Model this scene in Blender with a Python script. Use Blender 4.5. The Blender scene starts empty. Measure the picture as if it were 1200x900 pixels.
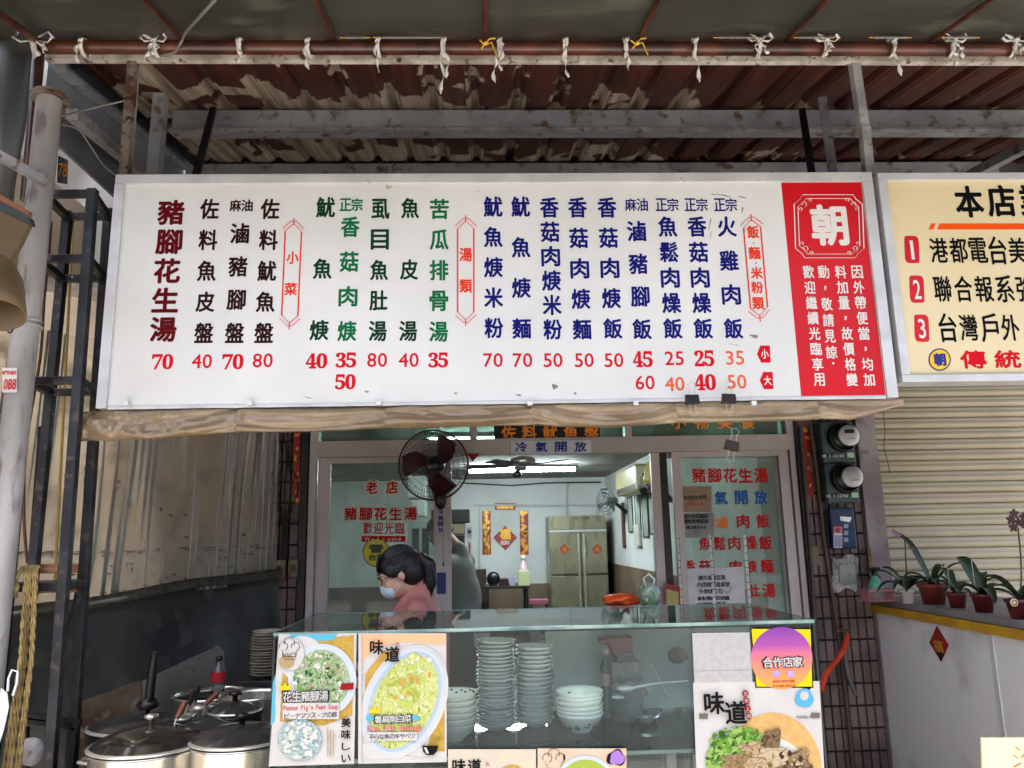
import bpy, math, random
from mathutils import Vector as V, Matrix
S = bpy.context.scene
C = S.collection
PI = math.pi
random.seed(7)
# ---------------------------------------------------------------- camera
YAW, PITCH, ROLL, FPX, CAMZ = .03702012, .19576945, -.02031346, 909.44, 1.6
_f = V((math.sin(YAW)*math.cos(PITCH), math.cos(YAW)*math.cos(PITCH), math.sin(PITCH)))
_r = V((math.cos(YAW), -math.sin(YAW), 0)); _u = _r.cross(_f)
_r, _u = _r*math.cos(ROLL)+_u*math.sin(ROLL), _u*math.cos(ROLL)-_r*math.sin(ROLL)
cam = bpy.data.objects.new('camera', bpy.data.cameras.new('camera')); C.objects.link(cam)
cam.matrix_world = Matrix(((_r.x,_u.x,-_f.x,0),(_r.y,_u.y,-_f.y,0),(_r.z,_u.z,-_f.z,CAMZ),(0,0,0,1)))
cam.data.sensor_width = 36; cam.data.lens = FPX/1200*36; cam.data.clip_end = 500; cam.data.clip_start = .05
S.camera = cam
# ---------------------------------------------------------------- light
SUN_EL, SUN_ROT = 74, 200
w = bpy.data.worlds.new('World'); S.world = w; w.use_nodes = True
sky = w.node_tree.nodes.new('ShaderNodeTexSky'); sky.sky_type = 'NISHITA'; sky.sun_disc = False
sky.sun_elevation = math.radians(SUN_EL); sky.sun_rotation = math.radians(SUN_ROT); sky.dust_density = 6; sky.air_density = .8
w.node_tree.links.new(sky.outputs[0], w.node_tree.nodes['Background'].inputs[0])
w.node_tree.nodes['Background'].inputs[1].default_value = .15
sl = bpy.data.lights.new('sun', 'SUN'); sl.energy = 3.6; sl.angle = math.radians(3); sl.color = (1, .97, .94)
so = bpy.data.objects.new('sun', sl); C.objects.link(so)
_sd = V((math.sin(math.radians(SUN_ROT))*math.cos(math.radians(SUN_EL)), math.cos(math.radians(SUN_ROT))*math.cos(math.radians(SUN_EL)), math.sin(math.radians(SUN_EL))))
so.rotation_euler = _sd.to_track_quat('Z', 'Y').to_euler()
S.view_settings.view_transform = 'Standard'; S.view_settings.look = 'None'; S.view_settings.gamma = 1
S.view_settings.exposure = 2.0
S.render.engine = 'CYCLES'; S.cycles.use_denoising = True; S.cycles.max_bounces = 10; S.cycles.transparent_max_bounces = 24
S.cycles.caustics_reflective = False; S.cycles.caustics_refractive = False; S.cycles.sample_clamp_indirect = 6

def W(px, py, Y):
    d = _f + _r*((px-600)/FPX) - _u*((py-450)/FPX); d = d*(Y/d.y)
    return V((d.x, Y, d.z+CAMZ))
def WX(px, py, X):
    d = _f + _r*((px-600)/FPX) - _u*((py-450)/FPX); d = d*(X/d.x)
    return V((X, d.y, d.z+CAMZ))
# ---------------------------------------------------------------- materials
def L(c):
    if isinstance(c, str): c = tuple(int(c[i:i+2], 16)/255 for i in (0, 2, 4))
    return tuple(((x/12.92) if x <= .04045 else ((x+.055)/1.055)**2.4) for x in c)+(1,)
MC = {}
def mat(name, c1, rough=.6, metal=0, c2=None, ns=6, lo=.4, hi=.6, bump=0, bs=60, stretch=(1,1,1), rnd=0, c3=None, spec=.5, det=6, coat=0, em=0, wrn=0, world=False):
    if name in MC: return MC[name]
    if name.startswith(('ink_','vinyl_','print_','plate_o')): spec = .12; rough = .7
    m = bpy.data.materials.new(name); m.use_nodes = True; nt = m.node_tree; N = nt.nodes; K = nt.links
    p = N['Principled BSDF']; p.inputs['Roughness'].default_value = rough; p.inputs['Metallic'].default_value = metal
    p.inputs['Specular IOR Level'].default_value = spec; p.inputs['Coat Weight'].default_value = coat
    p.inputs['Base Color'].default_value = L(c1)
    tc = N.new('ShaderNodeTexCoord'); mp = N.new('ShaderNodeMapping'); mp.inputs['Scale'].default_value = stretch
    K.new(N.new('ShaderNodeNewGeometry').outputs['Position'] if world else tc.outputs['Object'], mp.inputs[0]); col = None
    def noise(s, d=6):
        n = N.new('ShaderNodeTexNoise'); n.inputs['Scale'].default_value = s; n.inputs['Detail'].default_value = d; K.new(mp.outputs[0], n.inputs['Vector']); return n
    def mix(f, a, b):
        x = N.new('ShaderNodeMix'); x.data_type = 'RGBA'; K.new(f, x.inputs['Factor'])
        for i, q in ((6, a), (7, b)):
            if isinstance(q, tuple): x.inputs[i].default_value = q
            else: K.new(q, x.inputs[i])
        return x.outputs[2]
    def ramp(src, a, b):
        r = N.new('ShaderNodeMapRange'); r.inputs['From Min'].default_value = a; r.inputs['From Max'].default_value = b; K.new(src, r.inputs['Value']); return r.outputs[0]
    if c2:
        n = noise(ns, det); col = mix(ramp(n.outputs[0], lo, hi), L(c1), L(c2))
    if c3:
        n = noise(ns*3.3, 8); col = mix(ramp(n.outputs[0], .56, .68), col or L(c1), L(c3))
    if rnd:
        oi = N.new('ShaderNodeObjectInfo'); hsv = N.new('ShaderNodeHueSaturation')
        K.new(ramp(oi.outputs['Random'], -0.5/rnd+.5, .5/rnd+.5), hsv.inputs['Value'])
        mr = hsv.inputs['Value'].links[0].from_node; mr.inputs['From Min'].default_value = 0; mr.inputs['From Max'].default_value = 1; mr.inputs['To Min'].default_value = 1-rnd; mr.inputs['To Max'].default_value = 1+rnd
        if col: K.new(col, hsv.inputs['Color'])
        else: hsv.inputs['Color'].default_value = L(c1)
        col = hsv.outputs[0]
    if col: K.new(col, p.inputs['Base Color'])
    if bump:
        b = N.new('ShaderNodeBump'); b.inputs['Strength'].default_value = bump; b.inputs['Distance'].default_value = .01
        K.new(noise(bs, 8).outputs[0], b.inputs['Height']); K.new(b.outputs[0], p.inputs['Normal'])
    if wrn:
        K.new(ramp(noise(ns*2, 6).outputs[0], .3, .7), p.inputs['Roughness']); r = p.inputs['Roughness'].links[0].from_node
        r.inputs['To Min'].default_value = rough*(1-wrn); r.inputs['To Max'].default_value = min(1, rough*(1+wrn))
    if em:
        p.inputs['Emission Color'].default_value = L(c1); p.inputs['Emission Strength'].default_value = em
    MC[name] = m; return m
def food(name, cols, scale=60, dist=2.5, stretch=(1,1,1), vor=0, bump=.3):
    cols = [tuple(x*.80 for x in q) for q in cols]
    m = mat(name, cols[0], .5, spec=.15); nt = m.node_tree; N = nt.nodes; K = nt.links; p = N['Principled BSDF']
    tc = N.new('ShaderNodeTexCoord'); mp = N.new('ShaderNodeMapping'); mp.inputs['Scale'].default_value = stretch; K.new(tc.outputs['Object'], mp.inputs[0])
    n = N.new('ShaderNodeTexNoise'); n.inputs['Scale'].default_value = scale; n.inputs['Detail'].default_value = 5; n.inputs['Distortion'].default_value = dist; K.new(mp.outputs[0], n.inputs['Vector'])
    v = N.new('ShaderNodeTexVoronoi'); v.inputs['Scale'].default_value = scale*2.2; K.new(mp.outputs[0], v.inputs['Vector'])
    mx = N.new('ShaderNodeMath'); mx.operation = 'MULTIPLY_ADD'; K.new(v.outputs['Distance'], mx.inputs[0]); mx.inputs[1].default_value = vor; K.new(n.outputs[0], mx.inputs[2])
    r = N.new('ShaderNodeValToRGB'); K.new(mx.outputs[0], r.inputs[0]); E = r.color_ramp.elements
    lo, hi = .30, .70+vor*.5
    E[0].position = lo; E[0].color = L(cols[0]); E[1].position = hi; E[1].color = L(cols[-1])
    for i in range(1, len(cols)-1): e = E.new(lo+(hi-lo)*i/(len(cols)-1)); e.color = L(cols[i])
    K.new(r.outputs[0], p.inputs['Base Color']); return m
def glass(name, tint, refl=1.0, rough=.02, dirt_haze=0, dcol='b8c0b8', dscale=4, ior=1.5):
    if name in MC: return MC[name]
    m = bpy.data.materials.new(name); m.use_nodes = True; nt = m.node_tree; N = nt.nodes; K = nt.links
    N.remove(N['Principled BSDF']); out = N['Material Output']
    tr = N.new('ShaderNodeBsdfTransparent'); tr.inputs[0].default_value = L(tint)
    gl = N.new('ShaderNodeBsdfGlossy'); gl.inputs['Roughness'].default_value = rough; gl.inputs[0].default_value = (refl, refl, refl, 1)
    fr = N.new('ShaderNodeFresnel'); fr.inputs[0].default_value = ior
    mx = N.new('ShaderNodeMixShader'); K.new(fr.outputs[0], mx.inputs[0]); K.new(tr.outputs[0], mx.inputs[1]); K.new(gl.outputs[0], mx.inputs[2]); last = mx
    if dirt_haze:  # diffuse share: dirt, cloudy film, and pale haze painted over the shop glass
        df = N.new('ShaderNodeBsdfDiffuse'); df.inputs[0].default_value = L(dcol)
        tc = N.new('ShaderNodeTexCoord'); mp = N.new('ShaderNodeMapping'); mp.inputs['Scale'].default_value = (1, 1, .35); K.new(tc.outputs['Object'], mp.inputs[0])
        n = N.new('ShaderNodeTexNoise'); n.inputs['Scale'].default_value = dscale; n.inputs['Detail'].default_value = 8; K.new(mp.outputs[0], n.inputs['Vector'])
        r = N.new('ShaderNodeMapRange'); r.inputs['From Min'].default_value = .35; r.inputs['From Max'].default_value = .8; r.inputs['To Min'].default_value = dirt_haze*.3; r.inputs['To Max'].default_value = dirt_haze*2; K.new(n.outputs[0], r.inputs['Value'])
        m2 = N.new('ShaderNodeMixShader'); K.new(r.outputs[0], m2.inputs[0]); K.new(mx.outputs[0], m2.inputs[1]); K.new(df.outputs[0], m2.inputs[2]); last = m2
    K.new(last.outputs[0], out.inputs[0]); MC[name] = m; return m
# ---------------------------------------------------------------- mesh builder
def base_of(o):
    p = V((0, 0, 0))
    while o is not None: p += o.location; o = o.parent
    return p
class B:
    def __init__(s): s.v = []; s.f = []; s.sm = []
    def add(s, vs, fs, smooth=False):
        n = len(s.v); s.v += [tuple(x) for x in vs]; s.f += [tuple(i+n for i in f) for f in fs]; s.sm += [smooth]*len(fs); return s
    def box(s, x0, x1, y0, y1, z0, z1, M=None):
        vs = [V((x, y, z)) for x in (x0, x1) for y in (y0, y1) for z in (z0, z1)]
        if M: vs = [M @ v for v in vs]
        return s.add(vs, [(0,1,3,2),(4,6,7,5),(0,4,5,1),(2,3,7,6),(0,2,6,4),(1,5,7,3)])
    def bbox(s, x0, x1, y0, y1, z0, z1, b=.004, M=None):   # chamfered box
        vs = []; fs = []
        import bmesh
        bm = bmesh.new(); bmesh.ops.create_cube(bm, size=1)
        for v in bm.verts: v.co = V(((x0+x1)/2+v.co.x*(x1-x0), (y0+y1)/2+v.co.y*(y1-y0), (z0+z1)/2+v.co.z*(z1-z0)))
        bmesh.ops.bevel(bm, geom=bm.edges[:], offset=b, segments=2, affect='EDGES', profile=.6)
        bm.verts.index_update(); vs = [(M @ v.co if M else v.co.copy()) for v in bm.verts]; fs = [[v.index for v in f.verts] for f in bm.faces]; bm.free()
        return s.add(vs, fs)
    def bar(s, p, q, w=.02, h=None, up=V((0,0,1))):        # rectangular bar p->q
        p, q = V(p), V(q); d = (q-p).normalized(); h = h or w
        if abs(d.dot(up)) > .98: up = V((0,1,0))
        a = d.cross(up).normalized()*w/2; b = a.cross(d).normalized()*h/2
        vs = [p-a-b, p+a-b, p+a+b, p-a+b, q-a-b, q+a-b, q+a+b, q-a+b]
        return s.add(vs, [(0,1,2,3),(7,6,5,4),(0,4,5,1),(1,5,6,2),(2,6,7,3),(3,7,4,0)])
    def tube(s, pts, r, n=8, closed=False, caps=True):
        pts = [V(p) for p in pts]; m = len(pts); vs = []; rr = r if isinstance(r, (list, tuple)) else [r]*m
        ref = None
        for i, p in enumerate(pts):
            d = (pts[(i+1) % m]-pts[i-1]) if closed else (pts[min(i+1, m-1)]-pts[max(i-1, 0)])
            d = d.normalized() if d.length > 1e-9 else V((0,0,1))
            if ref is None: ref = d.orthogonal().normalized()
            ref = (ref-d*ref.dot(d)); ref = ref.normalized() if ref.length > 1e-6 else d.orthogonal().normalized()
            b = d.cross(ref)
            vs += [p+ref*math.cos(2*PI*k/n)*rr[i]+b*math.sin(2*PI*k/n)*rr[i] for k in range(n)]
        fs = [(i*n+k, i*n+(k+1) % n, ((i+1) % m)*n+(k+1) % n, ((i+1) % m)*n+k) for i in range(m if closed else m-1) for k in range(n)]
        s.add(vs, fs, True)
        if caps and not closed: s.add([vs[k] for k in range(n)], [tuple(range(n))[::-1]]); s.add([vs[(m-1)*n+k] for k in range(n)], [tuple(range(n))])
        return s
    def ribbon(s, pts, wd, tw):
        pts = [V(p) for p in pts]; m = len(pts); vs = []
        for i, p in enumerate(pts):
            d = (pts[min(i+1, m-1)]-pts[max(i-1, 0)]).normalized(); a = d.orthogonal().normalized(); a = (V((1,0,0))-d*d.x).normalized() if abs(d.x) < .95 else (V((0,0,1))-d*d.z).normalized(); b = d.cross(a)
            w_ = wd[i] if isinstance(wd, list) else wd; t = tw(i/(m-1)); q = a*math.cos(t)+b*math.sin(t); n_ = d.cross(q)
            vs += [p-q*w_/2, p+n_*w_*.18, p+q*w_/2, p+n_*.0015]
        return s.add(vs, [(i*4+k, i*4+(k+1) % 4, (i+1)*4+(k+1) % 4, (i+1)*4+k) for i in range(m-1) for k in range(4)], True)
    def lathe(s, prof, c=(0,0,0), n=32, axis=None, close=False):   # prof: (r,z)
        M = Matrix.Translation(V(c))
        if axis is not None: M = M @ V(axis).to_track_quat('Z', 'Y').to_matrix().to_4x4()
        vs = [M @ V((r*math.cos(2*PI*k/n), r*math.sin(2*PI*k/n), z)) for r, z in prof for k in range(n)]; m = len(prof)
        fs = [(i*n+k, i*n+(k+1) % n, (i+1)*n+(k+1) % n, (i+1)*n+k) for i in range(m-1) for k in range(n)]
        return s.add(vs, fs, True)
    def ell(s, c, r, n=14, M=None):
        c = V(c); r = (r, r, r) if isinstance(r, (int, float)) else r; m = max(6, n*2//3); vs = []
        for i in range(m+1):
            t = PI*i/m
            for k in range(n):
                q = V((r[0]*math.sin(t)*math.cos(2*PI*k/n), r[1]*math.sin(t)*math.sin(2*PI*k/n), r[2]*math.cos(t)))
                vs.append(c+(M @ q if M else q))
        fs = [(i*n+k, (i+1)*n+k, (i+1)*n+(k+1) % n, i*n+(k+1) % n) for i in range(m) for k in range(n)]
        return s.add(vs, fs, True)
    def cap(s, p, q, r1, r2, n=14):
        p, q = V(p), V(q); k = max(2, int((q-p).length/(min(r1, r2)*.5))+1)
        for i in range(k+1):
            t = i/k; s.ell(p.lerp(q, t), r1+(r2-r1)*t, n)
        return s
    def prism(s, pts, d):                                  # planar outline + offset vector
        d = V(d); n = len(pts); a = [V(p) for p in pts]; b = [p+d for p in a]
        return s.add(a+b, [tuple(range(n)), tuple(range(2*n-1, n-1, -1))]+[(i, i+n, (i+1) % n+n, (i+1) % n) for i in range(n)])
    def grid(s, fn, nu, nv, th=0, smooth=True):            # fn(u,v)->point ; th: thickness vector
        vs = [V(fn(i/nu, j/nv)) for i in range(nu+1) for j in range(nv+1)]; m = nv+1
        fs = [(i*m+j, (i+1)*m+j, (i+1)*m+j+1, i*m+j+1) for i in range(nu) for j in range(nv)]
        if th:
            th = V(th); n = len(vs); s.add(vs, fs, smooth); s.add([v+th for v in vs], [f[::-1] for f in fs], smooth)
            o = len(s.v)-2*n
            edge = [(i*m, (i+1)*m) for i in range(nu)]+[((i+1)*m+nv, i*m+nv) for i in range(nu)]+[(j+1, j) for j in range(nv)]+[(nu*m+j, nu*m+j+1) for j in range(nv)]
            for a, b in edge: s.f.append((o+a, o+b, o+n+b, o+n+a)); s.sm.append(False)
            return s
        return s.add(vs, fs, smooth)
    def build(s, name, m, parent=None, weld=False):
        me = bpy.data.meshes.new(name); off = base_of(parent)
        me.from_pydata([(a-off.x, b-off.y, c-off.z) for a, b, c in s.v], [], s.f)
        me.polygons.foreach_set('use_smooth', s.sm); me.materials.append(m); me.update()
        o = bpy.data.objects.new(name, me); C.objects.link(o); o.parent = parent
        return o
def tag(o, label=None, cat=None, group=None, kind=None):
    if label: o['label'] = label
    if cat: o['category'] = cat
    if group: o['group'] = group
    if kind: o['kind'] = kind
    return o
def thing(name, label, cat, loc=(0,0,0), group=None):
    o = bpy.data.objects.new(name, None); C.objects.link(o); o.location = loc; o.empty_display_size = .05
    return tag(o, label, cat, group)
def struct(name, b, m): return tag(b.build(name, m), kind='structure')
def kids(o): return [c for c in bpy.data.objects if c.parent == o]
def copy_tree(o, loc=None, rotz=None, label=None, scale=None, name=None):
    def rec(x, par):
        c = x.copy(); C.objects.link(c); c.parent = par
        for k in kids(x): rec(k, c)
        return c
    c = rec(o, None)
    if loc is not None: c.location = loc
    if rotz is not None: c.rotation_euler = (0, 0, rotz)
    if scale: c.scale = (scale,)*3
    if label: c['label'] = label
    return c
ORD = 'first second third fourth fifth sixth seventh eighth ninth tenth eleventh twelfth thirteenth fourteenth fifteenth sixteenth seventeenth eighteenth nineteenth twentieth twenty-first twenty-second twenty-third twenty-fourth twenty-fifth'.split()
def mod_bevel(o, wd=.003):
    m = o.modifiers.new('bevel', 'BEVEL'); m.width = wd; m.segments = 2; m.limit_method = 'ANGLE'; return o
def remesh(o, vox=.008, sm=6):
    m = o.modifiers.new('r', 'REMESH'); m.mode = 'VOXEL'; m.voxel_size = vox; m.use_smooth_shade = True
    s2 = o.modifiers.new('s', 'SMOOTH'); s2.iterations = sm; s2.factor = .5; return o
# ---------------------------------------------------------------- lettering: glyphs are laid out at the end
TEXTS = []
def text(parent, m, items, pos, U=V((1,0,0)), Vv=V((0,0,1)), N=V((0,-1,0)), name='character', bold=.0, lift=.0012):
    """items: (string, cx, cy, w, h) per glyph cell, in the units that pos() turns into a point of the plane"""
    TEXTS.append((parent, m, items, pos, U, Vv, N, name, bold, lift))
def finish_text():
    chars = sorted({ch for t in TEXTS for it in t[2] for ch in it[0] if ch != ' '})
    objs = {}
    for ch in chars:
        cu = bpy.data.curves.new('g', 'FONT'); cu.body = ch; cu.size = 1; cu.resolution_u = 3
        o = bpy.data.objects.new('g', cu); C.objects.link(o); objs[ch] = o
    dg = bpy.context.evaluated_depsgraph_get(); dg.update(); lib = {}
    for ch, o in objs.items():
        me = o.evaluated_get(dg).to_mesh()
        vs = [(v.co.x, v.co.y) for v in me.vertices]; fs = [tuple(p.vertices) for p in me.polygons]
        x0, x1 = min(v[0] for v in vs), max(v[0] for v in vs); y0, y1 = min(v[1] for v in vs), max(v[1] for v in vs)
        lib[ch] = (vs, fs, x0, x1, y0, y1); o.evaluated_get(dg).to_mesh_clear()
    for o in objs.values():
        cu = o.data; bpy.data.objects.remove(o); bpy.data.curves.remove(cu)
    for parent, m, items, pos, U, Vv, N, name, bold, lift in TEXTS:
        b = None
        for st, cx, cy, cw, chh in items:
            if b is None or chh >= 9: 
                if b: b.build(name, m, parent)
                b = B()
            p = pos(cx, cy); ex = (pos(cx+1, cy)-p).length; ey = (pos(cx, cy+1)-p).length
            n = len(st); hh = chh*ey; tot = cw*ex
            for i, ch in enumerate(st):
                if ch == ' ': continue
                vs, fs, x0, x1, y0, y1 = lib[ch]; cell = tot/n
                big = ord(ch) >= 0x3000 and ch not in '，。・、ー・'
                if big:       # fill the cell
                    sx, sy = cell/(x1-x0), hh/(y1-y0); sx = min(sx, sy*1.5); sy = min(sy, sx*1.5); ox, oy = (x0+x1)/2, (y0+y1)/2
                elif ord(ch) < 128 or ord(ch) > 0x1d000:
                    sy = hh/.72; sx = min(cell/(x1-x0+.04), sy); ox, oy = (x0+x1)/2, .36 if ord(ch) < 128 else .35
                else:
                    sx = sy = hh*.9; ox, oy = (x0+x1)/2, (y0+y1)/2
                c0 = p+U*(cell*(i-(n-1)/2)); dirs = [(0, 0)]
                if bold: r = bold*min(cell, hh); dirs += [(math.cos(a*PI/4)*r, math.sin(a*PI/4)*r) for a in range(8)]
                if i and chh >= 13: b.build(name, m, parent); b = B()
                for k, (dx, dy) in enumerate(dirs):
                    if k: fx, fy = sx*(1-bold), sy*(1-bold)
                    else: fx, fy = sx, sy
                    fx, fy = (sx*(1-1.6*bold), sy*(1-1.6*bold)) if bold else (sx, sy)
                    b.add([c0+U*((x-ox)*fx+dx)+Vv*((y-oy)*fy+dy)+N*(lift+k*.00003) for x, y in vs], fs)
        b.build(name, m, parent)
def onY(Y): return lambda x, y: W(x, y, Y)
def col_items(s, a, bb, w_, h_):
    n = len(s); return [(ch, a[0]+(bb[0]-a[0])*i/max(1, n-1), a[1]+(bb[1]-a[1])*i/max(1, n-1), w_, h_) for i, ch in enumerate(s)]
def flat(parent, name, m, pts, Y, k=0, th=.0005):   # thin print / card at plane Y, k = layer number
    return B().prism([W(x, y, Y)+V((0, -k*.0007, 0)) for x, y in pts], (0, -th, 0)).build(name, m, parent)
def rectp(x0, y0, x1, y1): return [(x0, y0), (x1, y0), (x1, y1), (x0, y1)]
def ellp(cx, cy, rx, ry, n=36, rot=0, wob=0):
    o = []
    for k in range(n):
        a = 2*PI*k/n; q = 1+wob*math.sin(3*a+cx)+wob*.6*math.sin(5*a+cy); x, y = rx*q*math.cos(a), ry*q*math.sin(a)
        o.append((cx+x*math.cos(rot)-y*math.sin(rot), cy+x*math.sin(rot)+y*math.cos(rot)))
    return o
# ================================================================ the setting
M_asph = mat('asphalt', (.42,.41,.39), .9, c2=(.36,.35,.34), ns=20, bump=.4, bs=200)
M_tilefl = mat('floor_tile', (.30,.29,.28), .5, c2=(.22,.21,.2), ns=3)
M_ceil = mat('room_ceiling', (.62,.63,.60), .8, c2=(.5,.5,.47), ns=1.5)
M_wallin = mat('room_wall', (.86,.87,.86), .8, c2=(.80,.81,.80), ns=1.1, bump=.1, bs=8)
M_wains = mat('wainscot', (.45,.38,.30), .6, c2=(.38,.31,.25), ns=3)
M_conc = mat('concrete', (.55,.53,.50), .9, c2=(.3,.28,.26), ns=3, bump=.3, bs=30)
struct('ground', B().box(-60, 60, -60, 60, -.3, -.12), M_asph)
struct('pavement', B().box(-12, 14, -1.2, 4.7, -.12, 0), mat('pavement_tile', (.70,.68,.65), .8, c2=(.62,.60,.57), ns=3))
struct('room_floor', B().box(-2.2, 1.7, 4.7, 11.2, -.1, .012), M_tilefl)
struct('room_ceiling', B().box(-2.3, 1.85, 4.9, 11.2, 2.42, 2.5), M_ceil)
struct('back_wall', B().box(-2.3, 1.85, 11, 11.15, 0.013, 2.42), M_wallin)
rw = struct('right_wall', B().box(1.7, 1.85, 4.8, 11, .013, 2.419), M_wallin)
B().box(1.685, 1.6995, 4.8, 10.99, .014, 1.24).build('wainscot', M_wains, rw)
B().box(-2.14, 1.68, 10.985, 10.9995, .014, .98).build('wainscot', M_wains, bpy.data.objects['back_wall'])
struct('left_wall', B().box(-2.3, -2.15, 4.8, 11, .013, 2.419), M_wallin)
bw = struct('facade_wall', B().box(-4.2, 4.6, 4.86, 5.0, 2.52, 6), mat('upper_wall', (.36,.36,.36), .9, c2=(.25,.24,.23), ns=2))
struct('facade_base_wall', B().box(-4.2, -1.27, 4.86, 5.0, 0, 2.515), M_conc)
# far side of the street, behind the viewer: what the glass reflects
opp = tag(B().box(-30, 30, -16, -15, -.12, 5).build('apartment_row', mat('street_building', (.5,.48,.44), .9, c2=(.35,.34,.33), ns=.6)), 'low row of buildings on the far side of the street', 'building')
# ---- tiled columns: every tile is a piece
M_tile = mat('column_tile', (.48,.405,.385), .3, c2=(.36,.295,.28), ns=3, rnd=.25, wrn=.4, world=True)
M_grout = mat('grout', (.10,.085,.08), .95)
def tile_mesh(wd, ht, d=.009):
    b = B(); c = .0025
    a = [(-wd/2, 0, -ht/2), (wd/2, 0, -ht/2), (wd/2, 0, ht/2), (-wd/2, 0, ht/2)]
    f = [(-wd/2+c, -d, -ht/2+c), (wd/2-c, -d, -ht/2+c), (wd/2-c, -d, ht/2-c), (-wd/2+c, -d, ht/2-c)]
    b.add(a+f, [(0,1,5,4),(1,2,6,5),(2,3,7,6),(3,0,4,7),(4,5,6,7)]); return b
def tiled_column(x0, x1, y0, y1, ztop, ncol, label, rowh=.122, sides=()):
    t = thing('tiled_column', label, 'column', ((x0+x1)/2, (y0+y1)/2, 0))
    B().box(x0, x1, y0, y1, 0, ztop).build('core', M_grout, t)
    wd = (x1-x0)/ncol; o = None
    for r in range(int(ztop/rowh)):
        for k in range(ncol):
            p = V((x0+wd*(k+.5), y0-.0005, rowh*(r+.5)))-t.location
            if o is None: o = tile_mesh(wd-.007, rowh-.008).build('tile', M_tile); o.parent = t; q = o
            else: q = o.copy(); C.objects.link(q)
            q.location = p+V((random.uniform(-.0006,.0006), random.uniform(-.0015,0), 0))
    return t
tiled_column(1.93, 2.283, 4.70, 4.92, 2.5, 7, 'dark brown tiled column behind the two electricity meters')
tiled_column(-1.27, -1.10, 4.70, 4.92, 2.5, 3, 'narrow dark tiled column at the left of the glass doors')
wallM = mat('purple_grey_render', (.60,.565,.56), .85, c2=(.50,.45,.46), ns=3, bump=.12, bs=40, c3=(.45,.41,.41))
tag(B().box(2.286, 2.405, 4.66, 4.92, 0, 2.6).build('wall_strip', wallM), 'narrow purplish grey plaster strip between tiled column and shutter', 'wall')
# ---- shutter
M_slat = mat('cream_shutter', (.755,.72,.62), .45, c2=(.69,.655,.555), ns=1.3, rnd=.03, world=True, stretch=(1,1,.5), wrn=.2)
sh = thing('roller_shutter', 'closed cream roller shutter behind the row of potted orchids', 'shutter', (3.5, 4.75, 0))
b = B(); P = [(0,0),(-.005,.004),(-.019,.010),(-.023,.022),(-.021,.034),(-.014,.040),(-.012,.044),(-.014,.050),(-.010,.059),(0,.0645)]
xs = (-1.09, 1.3); vs = [(x, y, z) for x in xs for y, z in P]; n = len(P)
b.add(vs, [(i, i+n, i+n+1, i+1) for i in range(n-1)], True)
o = None
for i in range(52):
    if o is None: o = b.build('slat', M_slat); o.parent = sh; q = o
    else: q = o.copy(); C.objects.link(q)
    q.location = (0, 0, .02+i*.0668)
B().box(2.407, 4.8, 4.775, 4.8, 0.01, 3.6).build('backing', mat('shutter_gap', (.12,.1,.08), .9), sh)
# ---- neighbour's partition wall with ledge running towards the viewer
lw = thing('partition_wall', 'low white partition with a grey ledge and yellow edge under the orchids', 'wall', (2.6, 4.0, 0))
M_ww = mat('white_panel', (.92,.91,.90), .55, c2=(.86,.85,.84), ns=1.2, wrn=.4)
M_wwd = mat('dirt_shade_panel', (.92,.91,.90), .6, c2=(.70,.68,.65), ns=1.6, lo=.50, hi=.66)  # far panel: dirt, and the shade at that end painted into the white
B().box(2.29, 2.34, 3.62, 4.655, .16, 1.128).build('panel', M_wwd, lw)
B().box(2.292, 2.34, 2.2, 3.617, .2, 1.128).build('panel', M_ww, lw)
B().box(2.286, 2.291, 3.60, 3.628, .3, 1.127).build('panel_seam', mat('seam_white', (.8,.8,.8), .4), lw)
B().box(2.305, 2.34, 2.2, 4.655, 0, .158).build('plinth', mat('dirty_plinth', (.2,.18,.16), .9, c2=(.1,.09,.08), ns=5), lw)
mod_bevel(B().box(2.275, 2.95, 2.2, 4.74, 1.175, 1.212).build('ledge', mat('grey_ledge', (.52,.50,.50), .5, c2=(.45,.43,.43), ns=4), lw))
mod_bevel(B().box(2.265, 2.34, 2.2, 4.745, 1.130, 1.1735).build('edge_strip', mat('yellow_edge', (.80,.62,.12), .5, c2=(.7,.52,.1), ns=6), lw))
B().box(2.266, 2.2845, 4.64, 4.658, 1.2125, 1.50).build('corner_trim', mat('yellow_trim_dark', (.55,.42,.15), .6, c2=(.35,.27,.12), ns=8), lw)
# ================================================================ roof, beams, awning
M_galv = mat('galvanised', (.66,.66,.66), .5, .15, c2=(.54,.54,.55), ns=7, c3=(.40,.33,.28), bump=.15, bs=50)
M_beam = mat('beam_grey_paint', (.62,.64,.66), .5, .0, c2=(.55,.56,.58), ns=4, c3=(.40,.33,.26), bump=.15, bs=40)
M_rust = mat('rusty_steel', (.50,.46,.42), .8, .2, c2=(.33,.17,.09), ns=9, lo=.45, hi=.6, c3=(.16,.09,.06), bump=.5, bs=60)
M_brown = mat('brown_pipe', (.36,.18,.12), .35, .0, c2=(.20,.09,.06), ns=8, coat=.3)
M_dark = mat('dark_steel', (.17,.18,.20), .5, .5, c2=(.10,.10,.11), ns=6, c3=(.25,.2,.18), bump=.2)
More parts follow.
